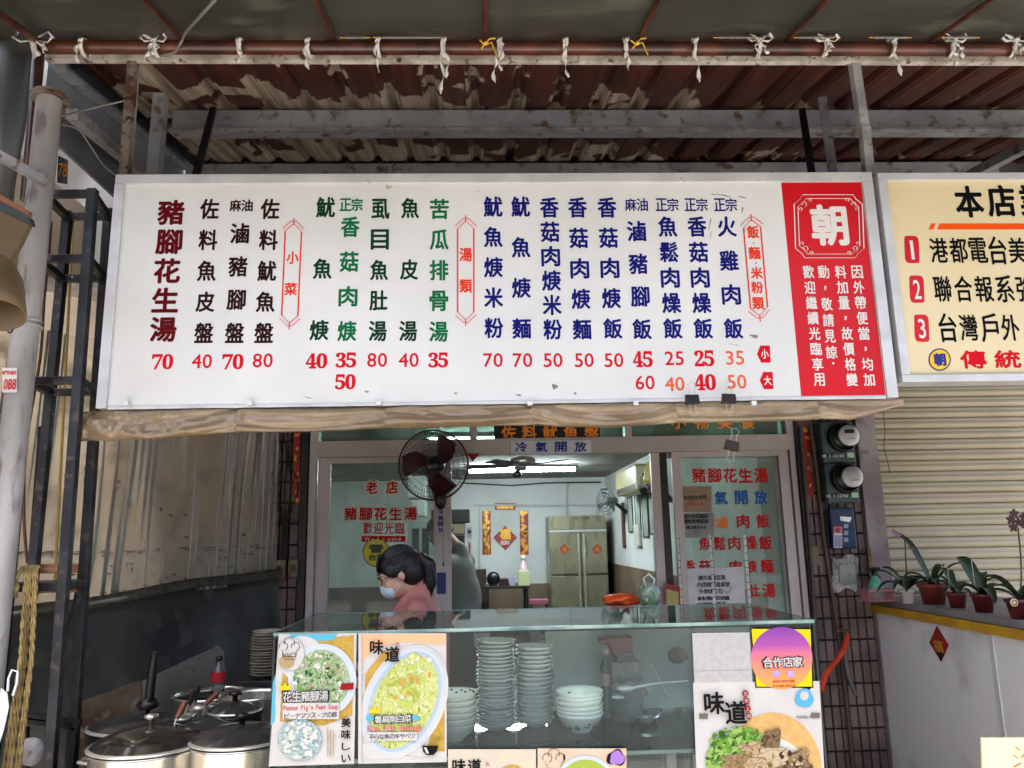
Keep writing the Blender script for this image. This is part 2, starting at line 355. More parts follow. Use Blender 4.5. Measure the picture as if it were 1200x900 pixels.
# corrugated roof sheets, rising away from the street
M_roofm = mat('peeling_brown_roof', (.30,.12,.07), .45)
def roof_nodes(m):
    nt = m.node_tree; N = nt.nodes; K = nt.links; p = N['Principled BSDF']; g = N.new('ShaderNodeNewGeometry'); sp = N.new('ShaderNodeSeparateXYZ'); K.new(g.outputs['Position'], sp.inputs[0])
    def M_(op, a, b=None, c=None):
        n = N.new('ShaderNodeMath'); n.operation = op
        for i, q in enumerate((a, b, c)):
            if q is None: continue
            if isinstance(q, (int, float)): n.inputs[i].default_value = q
            else: K.new(q, n.inputs[i])
        return n.outputs[0]
    def nz(sc, st, det=6, dist=0):
        mp = N.new('ShaderNodeMapping'); mp.inputs['Scale'].default_value = st; K.new(g.outputs['Position'], mp.inputs[0])
        n = N.new('ShaderNodeTexNoise'); n.inputs['Scale'].default_value = sc; n.inputs['Detail'].default_value = det; n.inputs['Distortion'].default_value = dist; K.new(mp.outputs[0], n.inputs['Vector']); return n.outputs[0]
    fr = M_('FRACT', M_('DIVIDE', M_('SUBTRACT', sp.outputs[1], 3.10), .84)); fr = M_('POWER', fr, 1.6)     # paint peels most by each purlin
    rib = M_('FRACT', M_('DIVIDE', M_('ADD', sp.outputs[0], 1.93), .217)); ribm = M_('GREATER_THAN', rib, .56)
    big = nz(.9, (1,.3,1), 2); n1 = nz(3.4, (1,.8,1), 5, .6)
    val = M_('ADD', M_('MULTIPLY_ADD', fr, .30, n1), M_('MULTIPLY', sp.outputs[0], -.055)); val = M_('ADD', val, M_('MULTIPLY', M_('SUBTRACT', big, .5), .5)); val = M_('ADD', val, M_('MULTIPLY', ribm, .07))
    r = N.new('ShaderNodeMapRange'); r.inputs['From Min'].default_value = .722; r.inputs['From Max'].default_value = .740; K.new(val, r.inputs['Value'])
    def mx(f, a, b):
        x = N.new('ShaderNodeMix'); x.data_type = 'RGBA'; K.new(f, x.inputs['Factor'])
        for i, q in ((6, a), (7, b)):
            if isinstance(q, tuple): x.inputs[i].default_value = L(q)
            else: K.new(q, x.inputs[i])
        return x.outputs[2]
    st = nz(9, (3,.12,1), 6); r2 = N.new('ShaderNodeMapRange'); r2.inputs['From Min'].default_value = .38; r2.inputs['From Max'].default_value = .68; K.new(st, r2.inputs['Value'])
    brown = mx(r2.outputs[0], (.31,.14,.09), (.18,.08,.055)); beige = mx(r2.outputs[0], (.72,.67,.59), (.48,.41,.34))
    K.new(mx(r.outputs[0], brown, beige), p.inputs['Base Color'])
    bp = N.new('ShaderNodeBump'); bp.inputs['Strength'].default_value = .5; bp.inputs['Distance'].default_value = .002; K.new(r.outputs[0], bp.inputs['Height']); bp.invert = True; K.new(bp.outputs[0], p.inputs['Normal'])
roof_nodes(M_roofm); M_roofb = M_roofm
rf = thing('canopy_roof', 'corrugated metal roof with peeling brown paint above the signboard', 'roof', (0, 4, 3.7))
def roofz(y): return 3.735+(y-3.16)*.20
pitch = .217
def sheet(x0, nr, m, dz):
    prof = []
    for k in range(nr):
        xx = x0+k*pitch; prof += [(xx, 0), (xx+.115, 0), (xx+.123, .006), (xx+.135, .006), (xx+.150, .036), (xx+.180, .036), (xx+.197, .006), (xx+.209, .006)]
    prof.append((x0+nr*pitch+.01, 0)); vs = []
    ys = [3.14, 3.6, 4.1, 4.6, 4.86]
    for y in ys: vs += [(x, y, roofz(y)+z+dz) for x, z in prof]
    for y in ys: vs += [(x, y, roofz(y)+z+dz+.002) for x, z in prof]
    n = len(prof); k2 = n*len(ys)
    fs = [(j*n+i, j*n+i+1, (j+1)*n+i+1, (j+1)*n+i) for j in range(len(ys)-1) for i in range(n-1)]
    fs += [tuple(a+k2 for a in f[::-1]) for f in fs]+[(i, i+k2, i+1+k2, i+1) for i in range(n-1)]
    B().add(vs, fs).build('roof_sheet', m, rf)
for i in range(8): sheet(-1.93+i*4*pitch, 4, M_roofb if i < 1 else M_roofm, (i % 2)*.003)
def beam(nm, label, x0, x1, y, z0, z1, m, fl=.07):
    b = B(); t = .008
    b.box(x0, x1, y-t/2, y+t/2, z0+.01, z1-.01); b.box(x0, x1, y-fl/2, y+fl/2, z0, z0+.01); b.box(x0, x1, y-fl/2, y+fl/2, z1-.01, z1)
    b.box(x0, x1, y-fl/2, y-fl/2+.004, z0-.0, z0+.018)
    return tag(b.build(nm, m), label, 'beam')
tag(B().bbox(-1.62, 4.4, 3.79, 3.86, 3.722, 3.850, .004).build('steel_beam', M_beam), 'grey steel beam across the canopy above the signboard', 'beam')
tag(B().bbox(-1.95, 3.5, 4.75, 4.83, 3.93, 4.035, .004).build('steel_beam', M_beam), 'rear grey steel beam just above the top edge of the signboard', 'beam')
b = B().box(-1.62, 4.4, 3.760, 3.789, 3.715, 3.722); b.box(-1.62, 4.4, 3.760, 3.765, 3.722, 3.732)
tag(b.build('beam_flange', M_galv), 'thin lower lip running along the grey canopy beam', 'beam')
# struts
def bar_thing(nm, label, p, q, wd, m, cat='strut', grp=None, h=None):
    c = (V(p)+V(q))/2; o = B().bar(p, q, wd, h).build(nm, m); mod_bevel(o, .0015); return tag(o, label, cat, grp)
bar_thing('hanging_strut', 'rusty flat strut holding the left end of the signboard', W(157,57,3.13), W(146,207,3.13), .036, M_rust)
bar_thing('hanging_strut', 'thin bright strut right beside the rusty left strut', W(163,60,3.17), W(152,207,3.17), .014, M_galv)
bar_thing('hanging_strut', 'silver strut holding the right end of the signboard, broken in the middle', W(999,61,3.13), W(1012,152,3.13), .040, M_galv)
bar_thing('hanging_strut', 'lower half of the silver strut meeting the signboard frame', W(1013,150,3.12), W(1018,208,3.12), .040, M_galv)
bar_thing('brace', 'short grey post taped at its top beside the left beam end', W(189,112,3.5), W(180,215,3.5), .056, M_beam)
bar_thing('brace', 'dark slanting brace below the left end of the canopy beam', W(250,128,3.7), W(228,212,3.4), .03, M_dark)
bar_thing('brace', 'short dark brace left of the two at the right of the sign', W(940,130,3.66), W(953,215,3.4), .034, M_dark)
bar_thing('brace', 'grey angle brace between the dark brace and the silver strut', W(963,112,3.66), W(978,215,3.4), .042, M_beam)
bar_thing('brace', 'thin diagonal brace rising towards the right silver strut', W(972,112,3.7), W(1000,75,3.25), .025, M_galv)
bar_thing('rail', 'grey diagonal steel rail under the left roof edge', W(70,78,3.2), W(215,195,4.7), .05, M_beam, 'rail')
bar_thing('rail', 'dark diagonal rail just inside the left roof edge', W(88,76,3.2), W(230,192,4.7), .035, M_dark, 'rail')
bar_thing('rail', 'lower pale diagonal rail beside the round pole', W(84,133,3.1), W(190,222,4.5), .05, M_galv, 'rail')
bar_thing('rail', 'grey brace rising to the right behind the second signboard', W(1125,212,4.4), W(1215,165,3.7), .055, M_beam, 'rail')
# brown awning frame
t = thing('pipe_awning', 'brown painted pipe frame of the awning along the top', 'awning', (0, 3.1, 3.8))
B().tube([W(38,55,3.06), W(1215,58,3.06)], .030, 12).build('pipe', M_brown, t)
M_wpipe = mat('white_dirty_rail', (.80,.78,.74), .5, .0, c2=(.62,.58,.54), ns=8, c3=(.3,.22,.17), bump=.2)
B().bar(W(55,68,3.12), W(1215,71,3.12), .03, .034).build('rail', M_wpipe, t)
B().tube([W(47,52,3.06), W(30,235,3.06)], .022, 10).build('pipe', M_brown, t)
B().tube([W(47,50,3.05), W(-20,4,2.6)], .016, 8).build('pipe', M_brown, t)
def awn(x, y): return 3.758-(3.06-y)*.225
for px in (-105, 32, 215, 393, 568, 747, 920, 1088, 1260):
    x = W(px, 45, 3.06).x
    if px == 32: continue
    B().tube([(x, 3.05, awn(x,3.05)-.012), (x*1.02, 1.52, awn(x,1.52)-.012)], .011, 8).build('pipe', M_brown, t)
M_tarp = mat('olive_tarp', (.26,.27,.235), .5, c2=(.20,.21,.185), ns=.8, bump=.9, bs=3, c3=(.335,.345,.30), stretch=(1,2.5,1))
def aw(u, v):
    x = -2.1+u*6.6; y = 3.17-v*1.67
    return (x, y, awn(x, y)+.004+.012*math.sin(PI*((x-.1)/.61 % 1))*(1-.5*v)+.01*math.sin(x*3.3+v*7)*v)
tag(B().grid(aw, 110, 24, th=(0,0,.003)).build('awning_tarp', M_tarp), 'dark olive tarpaulin stretched over the awning frame', 'tarpaulin')
def side(u, v):
    return (-2.62+u*.66, 3.12+.01*math.sin(u*20+v*3)+.008*math.sin(v*8+u*4), 3.78-v*.78+.01*math.sin(u*11))
tag(B().grid(side, 24, 14, th=(0,.003,0)).build('side_tarp', mat('dark_side_tarp', (.17,.17,.155), .6, c2=(.13,.13,.12), ns=2, bump=.3, bs=6)), 'dark tarpaulin hanging down at the left end of the awning', 'tarpaulin')
tag(B().box(-1.96, -1.945, 3.22, 4.84, 3.42, 4.10).build('gable_panel', mat('slate_panel', (.50,.52,.56), .6, c2=(.42,.44,.48), ns=2)), 'dark slate sheet closing the left end of the roof', 'panel')
# coil springs on the tarp edge
M_spring = mat('spring_steel', (.75,.75,.72), .3, .8); M_yel = mat('yellow_hook', (.75,.55,.2), .5)
for i, (a, bb) in enumerate(((836,890),(930,978),(1018,1068),(1103,1148),(437,522),(398,434))):
    t = thing('tension_spring', f'{ORD[i]} listed steel spring', 'spring', W((a+bb)/2, 45, 3.01))
    p, q = W(a+6,44,3.0), W(bb-6,44,3.0); n = int((q-p).length/.006)
    B().tube([p.lerp(q, k/(n*6))+V((0, .006*math.cos(k*PI/3), .006*math.sin(k*PI/3))) for k in range(n*6)], .0016, 4).build('coil', M_spring, t)
    B().tube([W(a,44,3.0), p], .003, 6).build('hook', M_yel, t); B().tube([q, W(bb,44,3.0)], .003, 6).build('hook', M_yel, t)
    t['label'] = ['steel spring on the awning edge left of the broad white knot near the right','steel spring right of the broad bow-shaped rag at the upper right','steel spring behind the long rag right of the silver strut','steel spring nearest the upper right corner','long steel spring above the double rag left of centre','short steel spring left of the long steel spring'][i]
    t['group'] = 'springs along the awning edge'
# loose grey cable from the awning
def cable(nm, label, pts, r, m, n=8, cat='cable'):
    P = [V(p) for p in pts]; out = []
    for i in range(len(P)-1):
        a, b_, c, d = P[max(i-1, 0)], P[i], P[i+1], P[min(i+2, len(P)-1)]
        for k in range(n):
            s = k/n; out.append(.5*((2*b_)+(c-a)*s+(2*a-5*b_+4*c-d)*s*s+(3*b_-a-3*c+d)*s**3))
    out.append(P[-1]); return tag(B().tube(out, r, 6).build(nm, m), label, cat)
M_cab = mat('grey_cable', (.50,.49,.47), .5); M_blk = mat('black_plastic', (.045,.045,.05), .35); M_blkc = mat('black_cable', (.06,.06,.06), .5)
cable('cable', 'grey cable looping down from the awning tarp to the rail', [W(270,-20,2.25), W(243,10,2.5), W(218,38,2.95), W(212,50,3.0), W(203,62,3.06), W(180,66,3.08)], .006, M_cab)
cable('cable', 'thin grey wire running from the round pole to the rusty strut', [W(74,136,2.9), W(95,130,3.0), W(120,124,3.05), W(146,118,3.1)], .004, M_cab)
cable('cable', 'drooping thin wire under the left rail', [W(74,146,2.9), W(92,152,3.0), W(104,168,3.05), W(120,192,3.1), W(135,205,3.1)], .003, M_cab)
# tied white rags
M_rag = mat('white_rag', (.93,.92,.90), .9, c2=(.85,.84,.81), ns=20, bump=.4, bs=90)
rags = [(42,0,'spread',38,30),(97,1,'short',14,36),(182,2,'bow',26,34),(281,1,'short',16,38),(361,1,'long',18,46),(443,1,'thin',10,50),(520,2,'long double',14,82),(585,2,'double',14,64),(662,1,'thin',14,58),(733,1,'short',12,48),(814,1,'long thin',10,64),(889,2,'bow',26,32),(967,2,'bow',24,28),(1046,1,'long',14,56),(1116,2,'bow',26,42),(1187,2,'wide',28,34)]
for i, (px, nt_, kd, ww, hh) in enumerate(rags):
    top = W(px, 44, 3.02); s = 3.02/909; t = thing('tied_rag', f'{kd} white rag, {ORD[i]} from the left along the awning pipe', 'rag', top, 'white rags tied to the awning pipe')
    wr = .020*(ww/16)**.3
    B().ribbon([top+V((random.uniform(-.003,.003), .028-.040*math.cos(k*2*PI/12), -.032+.042*math.sin(k*2*PI/12))) for k in range(13)], wr*.9, lambda u: .3*math.sin(u*9)).build('loop', M_rag, t)
    kn = top+V((0, -.014, -.022)); b = B()
    for k in range(3): b.ribbon([kn+V((.010*math.cos(j*.9+k*2), .008*math.sin(j*.9+k), .009*math.sin(j*1.3+k*2))) for j in range(8)], .010, lambda u: u*4)
    b.build('knot', M_rag, t)
    if 'bow' in kd or kd in ('spread', 'wide'):
        for sg in (-1, 1):
            L2 = ww*s*.62; up = .024 if kd != 'spread' else .034; b = B(); b.ribbon([kn, kn+V((sg*L2*.35, -.004, up*.5)), kn+V((sg*L2*.8, -.006, up)), kn+V((sg*L2*1.05, -.002, up*.35)), kn+V((sg*L2*.7, .004, -.004)), kn+V((sg*.004, 0, -.002))], [.008,.018,.022,.018,.014,.006], lambda u: u*2.2+px); b.build('bow_loop', M_rag, t)
    for k in range(nt_ if kd != 'spread' else 2):
        x = (k-(nt_-1)/2)*.026+random.uniform(-.006, .006); Ln = (hh*s-.01)*(1 if k == 0 else .72); pts = []; rr = []; w1 = random.uniform(4, 8)
        for j in range(22):
            u = j/21; pts.append(kn+V((x*min(1, u*3)+.008*math.sin(u*5+px)+.004*math.sin(u*13+k), -.004+.004*math.sin(u*7+px*2), -Ln*u)))
            rr.append((.010+.011*abs(math.sin(u*w1+px+k)))*(ww/16)**.3*(1 if j < 20 else .55))
        B().ribbon(pts, rr, lambda u: px+u*w1*1.3+k).build('tail', M_rag, t)
for i, (px, d) in enumerate(((568, 18), (745, 14))):
    t = W(px, 52, 2.98); b = B(); b.tube([t+V((-.02,0,.02)), t+V((.0,-.01,-.01)), t+V((.03,0,.01)), t+V((.05,0,-.05))], .004, 6); b.tube([t+V((-.015,.0,-.02)), t+V((.02,-.01,.02)), t+V((.045,0,.03))], .004, 6); b.ell(t+V((.005,-.008,0)), .010)
    tag(b.build('yellow_tie', mat('yellow_cord', (.85,.68,.2), .6)), ['yellow cord tying the centre awning tube to the pipe', 'yellow cord knotted at the awning tube right of centre'][i], 'cord')
# ================================================================ signboards
M_alu = mat('brushed_aluminium', (.82,.82,.82), .38, .25, c2=(.76,.76,.76), ns=6, wrn=.3)
M_acr = mat('white_sign_face', (.87,.87,.86), .3, c2=(.83,.835,.82), ns=1.6, spec=.3)
M_mar = mat('ink_maroon', (.36,.02,.05), .4); M_brk = mat('ink_brown_black', (.16,.05,.06), .4); M_dgr = mat('ink_dark_green', (.02,.22,.12), .4)
M_grn = mat('ink_green', (.03,.42,.24), .4); M_blu = mat('ink_navy', (.06,.08,.42), .4); M_red = mat('ink_red', (.80,.06,.14), .4); M_org = mat('ink_faded_red', (.88,.38,.22), .4)
M_pred = mat('sign_red', (.80,.05,.10), .35, c2=(.76,.04,.09), ns=2, spec=.3); M_wht = mat('ink_white', (.88,.86,.84), .4); M_black = mat('ink_black', (.02,.02,.02), .4)
SY = 3.05
sg = thing('menu_signboard', 'long white menu signboard with red panel at its right end', 'sign', (.08, SY, 2.12))
X0, X1, Z0, Z1 = -1.515, 1.678, 2.128, 3.112
B().box(X0+.03, X1-.03, SY+.004, SY+.13, Z0+.01, Z1-.01).build('cabinet', M_galv, sg)
B().box(X0+.03, X1-.035, SY, SY+.0035, Z0+.006, Z1-.035).build('face', M_acr, sg)
for a in ((X0, X1, SY-.010, SY+.1, Z1-.042, Z1), (X0, X0+.04, SY-.012, SY+.1, Z0, Z1-.043), (X1-.046, X1, SY-.012, SY+.1, Z0, Z1-.043), (X0+.041, X1-.047, SY-.004, SY+.1, Z0-.004, Z0+.010)):
    mod_bevel(B().box(*a).build('frame_bar', M_alu, sg), .002)
xr = (W(916.4,218,SY).x+W(938.3,466,SY).x)/2
B().box(xr, X1-.048, SY-.0012, SY-.0002, Z0+.012, Z1-.044).build('red_panel', M_pred, sg)
F = onY(SY)
def T(items, m, bold=.030, **k): text(sg, m, items, F, bold=bold, **k)
T(col_items('豬腳花生湯', (200.5,249), (191.5,386), 31, 29), M_mar, .034)
T(col_items('佐料魚皮盤', (245.6,245), (239,390), 22, 24), M_brk)
T(col_items('滷豬腳盤', (281,273.6), (275,390), 22, 24)+[('麻油', 282.8, 241, 27, 14)], M_brk)
T(col_items('佐料魷魚盤', (316.5,245), (309.3,390), 22, 24), M_brk)
T(col_items('魷魚焿', (381.7,243), (374,387), 22, 24), M_dgr)
T(col_items('香菇肉焿', (410.5,266), (406.6,388), 22, 24)+[('正宗', 411.6, 240, 27, 15)], M_grn)
T(col_items('虱目魚肚湯', (446,245), (442.7,388), 21, 24), M_dgr)
T(col_items('魚皮湯', (480.6,244), (478.3,388), 21, 24), M_dgr)
T(col_items('苦瓜排骨湯', (515,245), (514,388.6), 22, 24), M_grn)
for s_, a, c_ in (('魷魚焿米粉',(577.7,242.3),(578.7,384.3)),('魷魚焿麵',(610,242.3),(611.3,385)),('香菇肉焿米粉',(643.7,243.3),(647.7,386)),('香菇肉焿麵',(676.7,243.3),(682,386)),('香菇肉焿飯',(711.3,243.3),(718,385)),('滷豬腳飯',(745.7,271),(752.3,385.7)),('魚鬆肉燥飯',(782.3,265.7),(788.3,385)),('香菇肉燥飯',(816.7,265.7),(824,385)),('火雞肉飯',(851.7,265.7),(859.3,385))):
    T(col_items(s_, a, c_, 22, 24), M_blu)
T([('麻油',745.7,240,27,15),('正宗',781.7,240,27,15),('正宗',815.7,240,27,15),('正宗',850,240,27,15)], M_blu, .022)
def bd(s): return ''.join(chr(0x1D7CE+int(c)) for c in s)
T([(bd('70'),190.5,424,25,18),(bd('70'),272.9,424,25,18),(bd('40'),371,423,25,18),(bd('35'),405.5,422,24,18),(bd('50'),404.7,447.5,24,18),(bd('35'),513.6,422,23,18),(bd('45'),753.3,421,23,19),(bd('25'),825.3,420,23,19),(bd('40'),826.3,448,25,19)], M_red, .03, name='price')
T([('40',236.8,423,25,17),('80',308,422,25,17),('80',442,421.5,25,17),('40',479,421.5,25,17),('70',577.7,421.7,24,17),('70',612.3,421.7,24,17),('50',647.7,421.7,24,17),('50',684.3,421.7,24,17),('50',719,421.7,24,17),('60',755.7,448,24,17),('25',790.3,419.5,24,17)], M_red, .018, name='price')
T([('40',790.7,449.5,24,17),('35',861,419,24,17),('50',863.3,447,24,17)], M_org, .018, name='price')
M_orl = mat('ink_orange_red', (.88,.24,.14), .4)
def lozenge(tp, bt, wd):
    a, c_ = V((tp[0], tp[1], 0)), V((bt[0], bt[1], 0)); d = (c_-a).normalized(); r = V((d.y*-1, d.x, 0))*-1
    k = wd/2; ln = (c_-a).length
    def q(u, v_): z = a+r*u+d*v_; return W(z.x, z.y, SY)+V((0,-.0012,0))
    b = B()
    for kk, dx in ((k, 0), (k-3, 3)):
        pts = [q(0, 3+dx*.6), q(kk, 14), q(kk, ln-14), q(0, ln-3-dx*.6), q(-kk, ln-14), q(-kk, 14)]
        if kk == k:
            segs = [(q(-k, 11), q(-3, 2)), (q(3, 2), q(k, 11)), (q(-k, ln-11), q(-3, ln-2)), (q(3, ln-2), q(k, ln-11))]
            for s1, s2 in segs: b.bar(s1, s2, .0055, .001)
        else:
            for i in range(6): b.bar(pts[i], pts[(i+1) % 6], .0058, .001)
    for v0 in (2, ln-2):
        b.bar(q(-3.5, v0), q(3.5, v0), .004, .0014); b.bar(q(0, v0-4), q(0, v0+4), .004, .0014)
    b.build('lozenge_frame', M_orl, sg)
lozenge((344.5,257.5), (339,384), 25); lozenge((545.8,254.4), (545.8,380), 25); lozenge((880,253), (890.7,375), 26)
T([('小',343,302,14,15),('菜',340.7,338.8,15,15),('湯',545.8,298.5,15,16),('類',545.8,335.3,15,16),('飯',882.3,272,14,15),('麵',884,296.7,14,15),('米',886.7,320,14,14),('粉',887.3,337,14,14),('類',888.3,355.5,14,15)], M_orl, .032)
for (cx, cy) in ((883.3,285),(885.7,308.5)): B().lathe([(0,0),(.0035,0)], W(cx,cy,SY)+V((0,-.0015,0)), 10, axis=(0,-1,0)).build('dot', M_orl, sg)
for cx, cy, ch in ((895,415,'小'),(898.3,446,'大')):
    flat(sg, 'size_flag', M_red, [(cx-8,cy),(cx-4,cy-10),(cx+7,cy-10),(cx+8,cy+10),(cx-3,cy+10)], SY, 1); text(sg, M_wht, [(ch, cx+1, cy, 9, 11)], F, bold=.03, lift=.0025)
TR = dict(bold=.022, lift=.0030)
text(sg, M_wht, [('朝', 971.5, 264, 43, 48)], F, bold=.040, lift=.003)
for s_, a, c_ in (('因外帶便當，均加',(1004,319),(1018,445)),('料加量，故價格變',(984.7,319),(998,445)),('歡迎繼續光臨享用',(947,319),(959.5,445)),('動，敬請見諒',(964.7,319),(974,413))):
    text(sg, M_wht, col_items(s_, a, c_, 13, 15), F, **TR)
B().lathe([(0,0),(.005,0)], W(976,426,SY)+V((0,-.004,0)), 10, axis=(0,-1,0)).build('dot', M_wht, sg)
# ornamental frame round the large character
def orn(k): # parallel rounded frame with notched corners
    cx, cy, hw, hh, nt_ = 971, 265.5, 40-k, 37-k, 11-k*.3
    pts = []
    for sx, sy in ((1,-1),(1,1),(-1,1),(-1,-1)):
        ex, ey = cx+sx*hw+(cy-265.5)*.02, cy+sy*hh
        arc = [(ex-sx*nt_*math.cos(a*PI/12)*1.0, ey-sy*nt_*math.sin(a*PI/12)) for a in range(1, 6)]
        corner = [(ex-sx*nt_, ey)]+[(ex-sx*nt_*(1-.35*math.sin(a*PI/6)), ey-sy*nt_*(1-.9*math.cos(a*PI/6))*.8) for a in range(1, 3)]+[(ex, ey-sy*nt_)]
        if sx*sy < 0: pts += corner
        else: pts += corner[::-1]
    return [W(x+(y-265)*.035, y, SY)+V((0,-.0036,0)) for x, y in pts]
b = B()
for k, wd in ((0,.0045),(4.5,.0035)):
    p = orn(k)
    for i in range(len(p)): b.bar(p[i], p[(i+1) % len(p)], wd, .001)
for sx in (-1,1):
    for sy in (-1,1):
        for r_, ox, oy in ((4.2,29,26),(2.8,33,20),(2.8,22,31)):
            c0 = (971+sx*ox+sy*oy*.035, 265.5+sy*oy); pp = [W(c0[0]+r_*q/10*math.cos(q*.75), c0[1]+r_*q/10*math.sin(q*.75), SY)+V((0,-.0036,0)) for q in range(2, 11)]
            for i in range(len(pp)-1): b.bar(pp[i], pp[i+1], .004, .001)
b.build('ornament_frame', M_wht, sg)
# small clips along the lower edge
for px in (148, 293, 444, 621, 745, 883): 
    p = W(px, 473, SY-.02); B().bbox(p.x-.010, p.x+.010, SY-.03, SY-.006, p.z-.008, p.z+.010, .002).build('edge_clip', mat('clip_white', (.85,.85,.85), .4), sg)
M_stain = mat('stain_brown', (.62,.60,.55), .8, c2=(.76,.75,.72), ns=60); M_std = mat('stain_dark', (.50,.48,.44), .8)
for px, py, rx, ry in ((650,453,3.5,3),(674,461,1.5,1.5),(884,394,5,2),(455,219,4,2.5),(561,224,1,1),(534,461,1.5,1.2),(608,463,3,1),(361,466,6,.7),(430,459,3,1),(848,229,9,.6),(836,228,3,.6),(870,231,5,.7),(832,262,.6,8),(833,275,.6,5),(861,404,7,.6),(870,246,.8,4),(873,270,.8,3)):
    flat(sg, 'stain', M_stain if px % 2 else M_std, ellp(px, py, rx, ry, 14, .2, .22), SY, .2, .0001)
# ---- second signboard
s2 = thing('award_signboard', 'cream signboard listing three numbered lines beside the menu board', 'sign', (2.3, SY, 2.19))
X0, X1, Z0, Z1 = 1.702, 3.9, 2.190, 3.108
B().box(X0+.03, X1, SY+.008, SY+.13, Z0+.01, Z1-.01).build('cabinet', M_galv, s2)
B().box(X0+.03, X1-.03, SY+.004, SY+.0075, Z0+.02, Z1-.02).build('face', mat('cream_sign_face', (.88,.82,.66), .35, c2=(.86,.79,.62), ns=1.5, spec=.3), s2)
for a in ((X0, X1, SY-.010, SY+.1, Z1-.034, Z1), (X0, X0+.036, SY-.012, SY+.1, Z0+.031, Z1-.035), (X0, X1, SY-.012, SY+.1, Z0, Z0+.030)):
    mod_bevel(B().box(*a).build('frame_bar', M_alu, s2), .002)
G = onY(SY+.004)
def T2(items, m, bold=.022, lift=.0012): text(s2, m, items, G, bold=bold, lift=lift)
T2([('本',1135.5,236.4,33,37),('店',1173,235.5,33,37),('業',1211,235,33,37)], M_black, .034)
M_or2 = mat('ink_orange', (.93,.33,.06), .4)
flat(s2, 'orange_bar', M_or2, [(1091,262),(1096.5,262),(1093.5,269),(1088,269)], SY+.004, 1)
flat(s2, 'orange_bar', M_or2, [(1101,262),(1330,262),(1330,269),(1098,269)], SY+.004, 1)
for (cx, cy), n_ in zip(((1068.5,292.5),(1074.3,339),(1080,384.7)), '123'):
    flat(s2, 'number_block', M_pred, [(cx+8.5*math.copysign(abs(math.cos(a))**.35, math.cos(a))+(.1*16*math.sin(a)), cy+16*math.copysign(abs(math.sin(a))**.35, math.sin(a))) for a in [k*PI/14 for k in range(28)]], SY+.004, 1)
    T2([(n_, cx, cy, 9, 24)], M_wht, .03, .0028)
T2([(c_, 1100+i*23, 293.5, 21, 33) for i, c_ in enumerate('港都電台美')], M_black)
T2([(c_, 1104.5+i*24.2, 338.6, 21, 33) for i, c_ in enumerate('聯合報系強')], M_black)
T2([(c_, 1110.5+i*24.4, 384, 21, 34) for i, c_ in enumerate('台灣戶外')], M_black)
T2([('傳',1140.4,421.4,31,21),('統',1180.6,421,31,21)], M_red, .034)
flat(s2, 'round_emblem', mat('emblem_navy', (.05,.08,.35), .4), ellp(1101,421.5,13.2,13.2), SY+.004, 1)
flat(s2, 'round_emblem', mat('emblem_yellow', (.93,.76,.08), .4), ellp(1101,421.5,11.6,11.6), SY+.004, 2)
T2([('朝',1101,421.5,14,15)], mat('emblem_blue_ink', (.05,.10,.5), .4), .06, .0034)
# ---- rolled gold vinyl under the sign
M_gold = mat('gold_vinyl', (.63,.55,.42), .3, .0, c2=(.52,.44,.33), ns=2.2, bump=.25, bs=26, wrn=.35, coat=.5)
from mathutils import noise as MN
def gv(u, v):
    x = -1.60+u*3.31; a = v*2*PI
    per = .58; ph = (x+1.55)/per; i0 = math.floor(ph); t = ph-i0; sag = 4*t*(1-t); amp = (.55+.45*math.sin(i0*2.3+1))
    bot = 2.020+.018*min(1,u/.45)-.014*sag*amp+.010*max(0, u-.75)/.25+.004*MN.noise(V((x*9, 0, 3)))
    if u > .93: bot += (u-.93)/.07*.06
    bot -= max(0, 1-u/.12)*.022
    top = 2.121+.004*MN.noise(V((x*9, 5, 3))); zc, h = (bot+top)/2, (top-bot)/2; tp = min(1, (1-u)*8+.08)
    sn = math.sin(a); sq = math.copysign(abs(sn)**.55, sn); z = zc+h*sq; w_ = (1-sq)/2     # 0 top .. 1 bottom
    y0 = -.020*tp*math.cos(a)+(-.018*(1-sq)/2*tp)
    fold = 0
    for k, (n_, a_) in enumerate(((1.25,.024),(2.6,.009))):
        q = w_*n_-sag*(.75+.3*k)*amp+.35*MN.noise(V((x*1.7, w_*1.5, k*4.1)))+i0*.37
        f = abs(((q) % 1)*2-1); fold += a_*(1-f**1.3)*(.5+.8*abs(MN.noise(V((x*2.3, k*3, 1)))))
    pinch = .012*math.exp(-((min(t, 1-t)*per)/.03)**2)
    lf = max(0, 1-u/.16)+.6*max(0, 1-abs(u-.80)/.06)+.5*max(0, 1-abs(u-.42)/.02); cr = -abs(MN.noise(V((x*7+z*14, z*12-x*3, 2.5))))*(.009+.022*lf)-abs(MN.noise(V((x*24-z*30, z*28+x*12, 8))))*(.0015+.010*lf)
    if math.cos(a) > 0: y0 -= (fold+cr-pinch)*tp*min(1, 3*math.cos(a))
    return (x, 3.066+y0, z)
b = B().grid(gv, 560, 84); tag(b.build('rolled_vinyl', M_gold), 'crumpled gold vinyl sheet rolled up under the menu signboard', 'vinyl sheet')
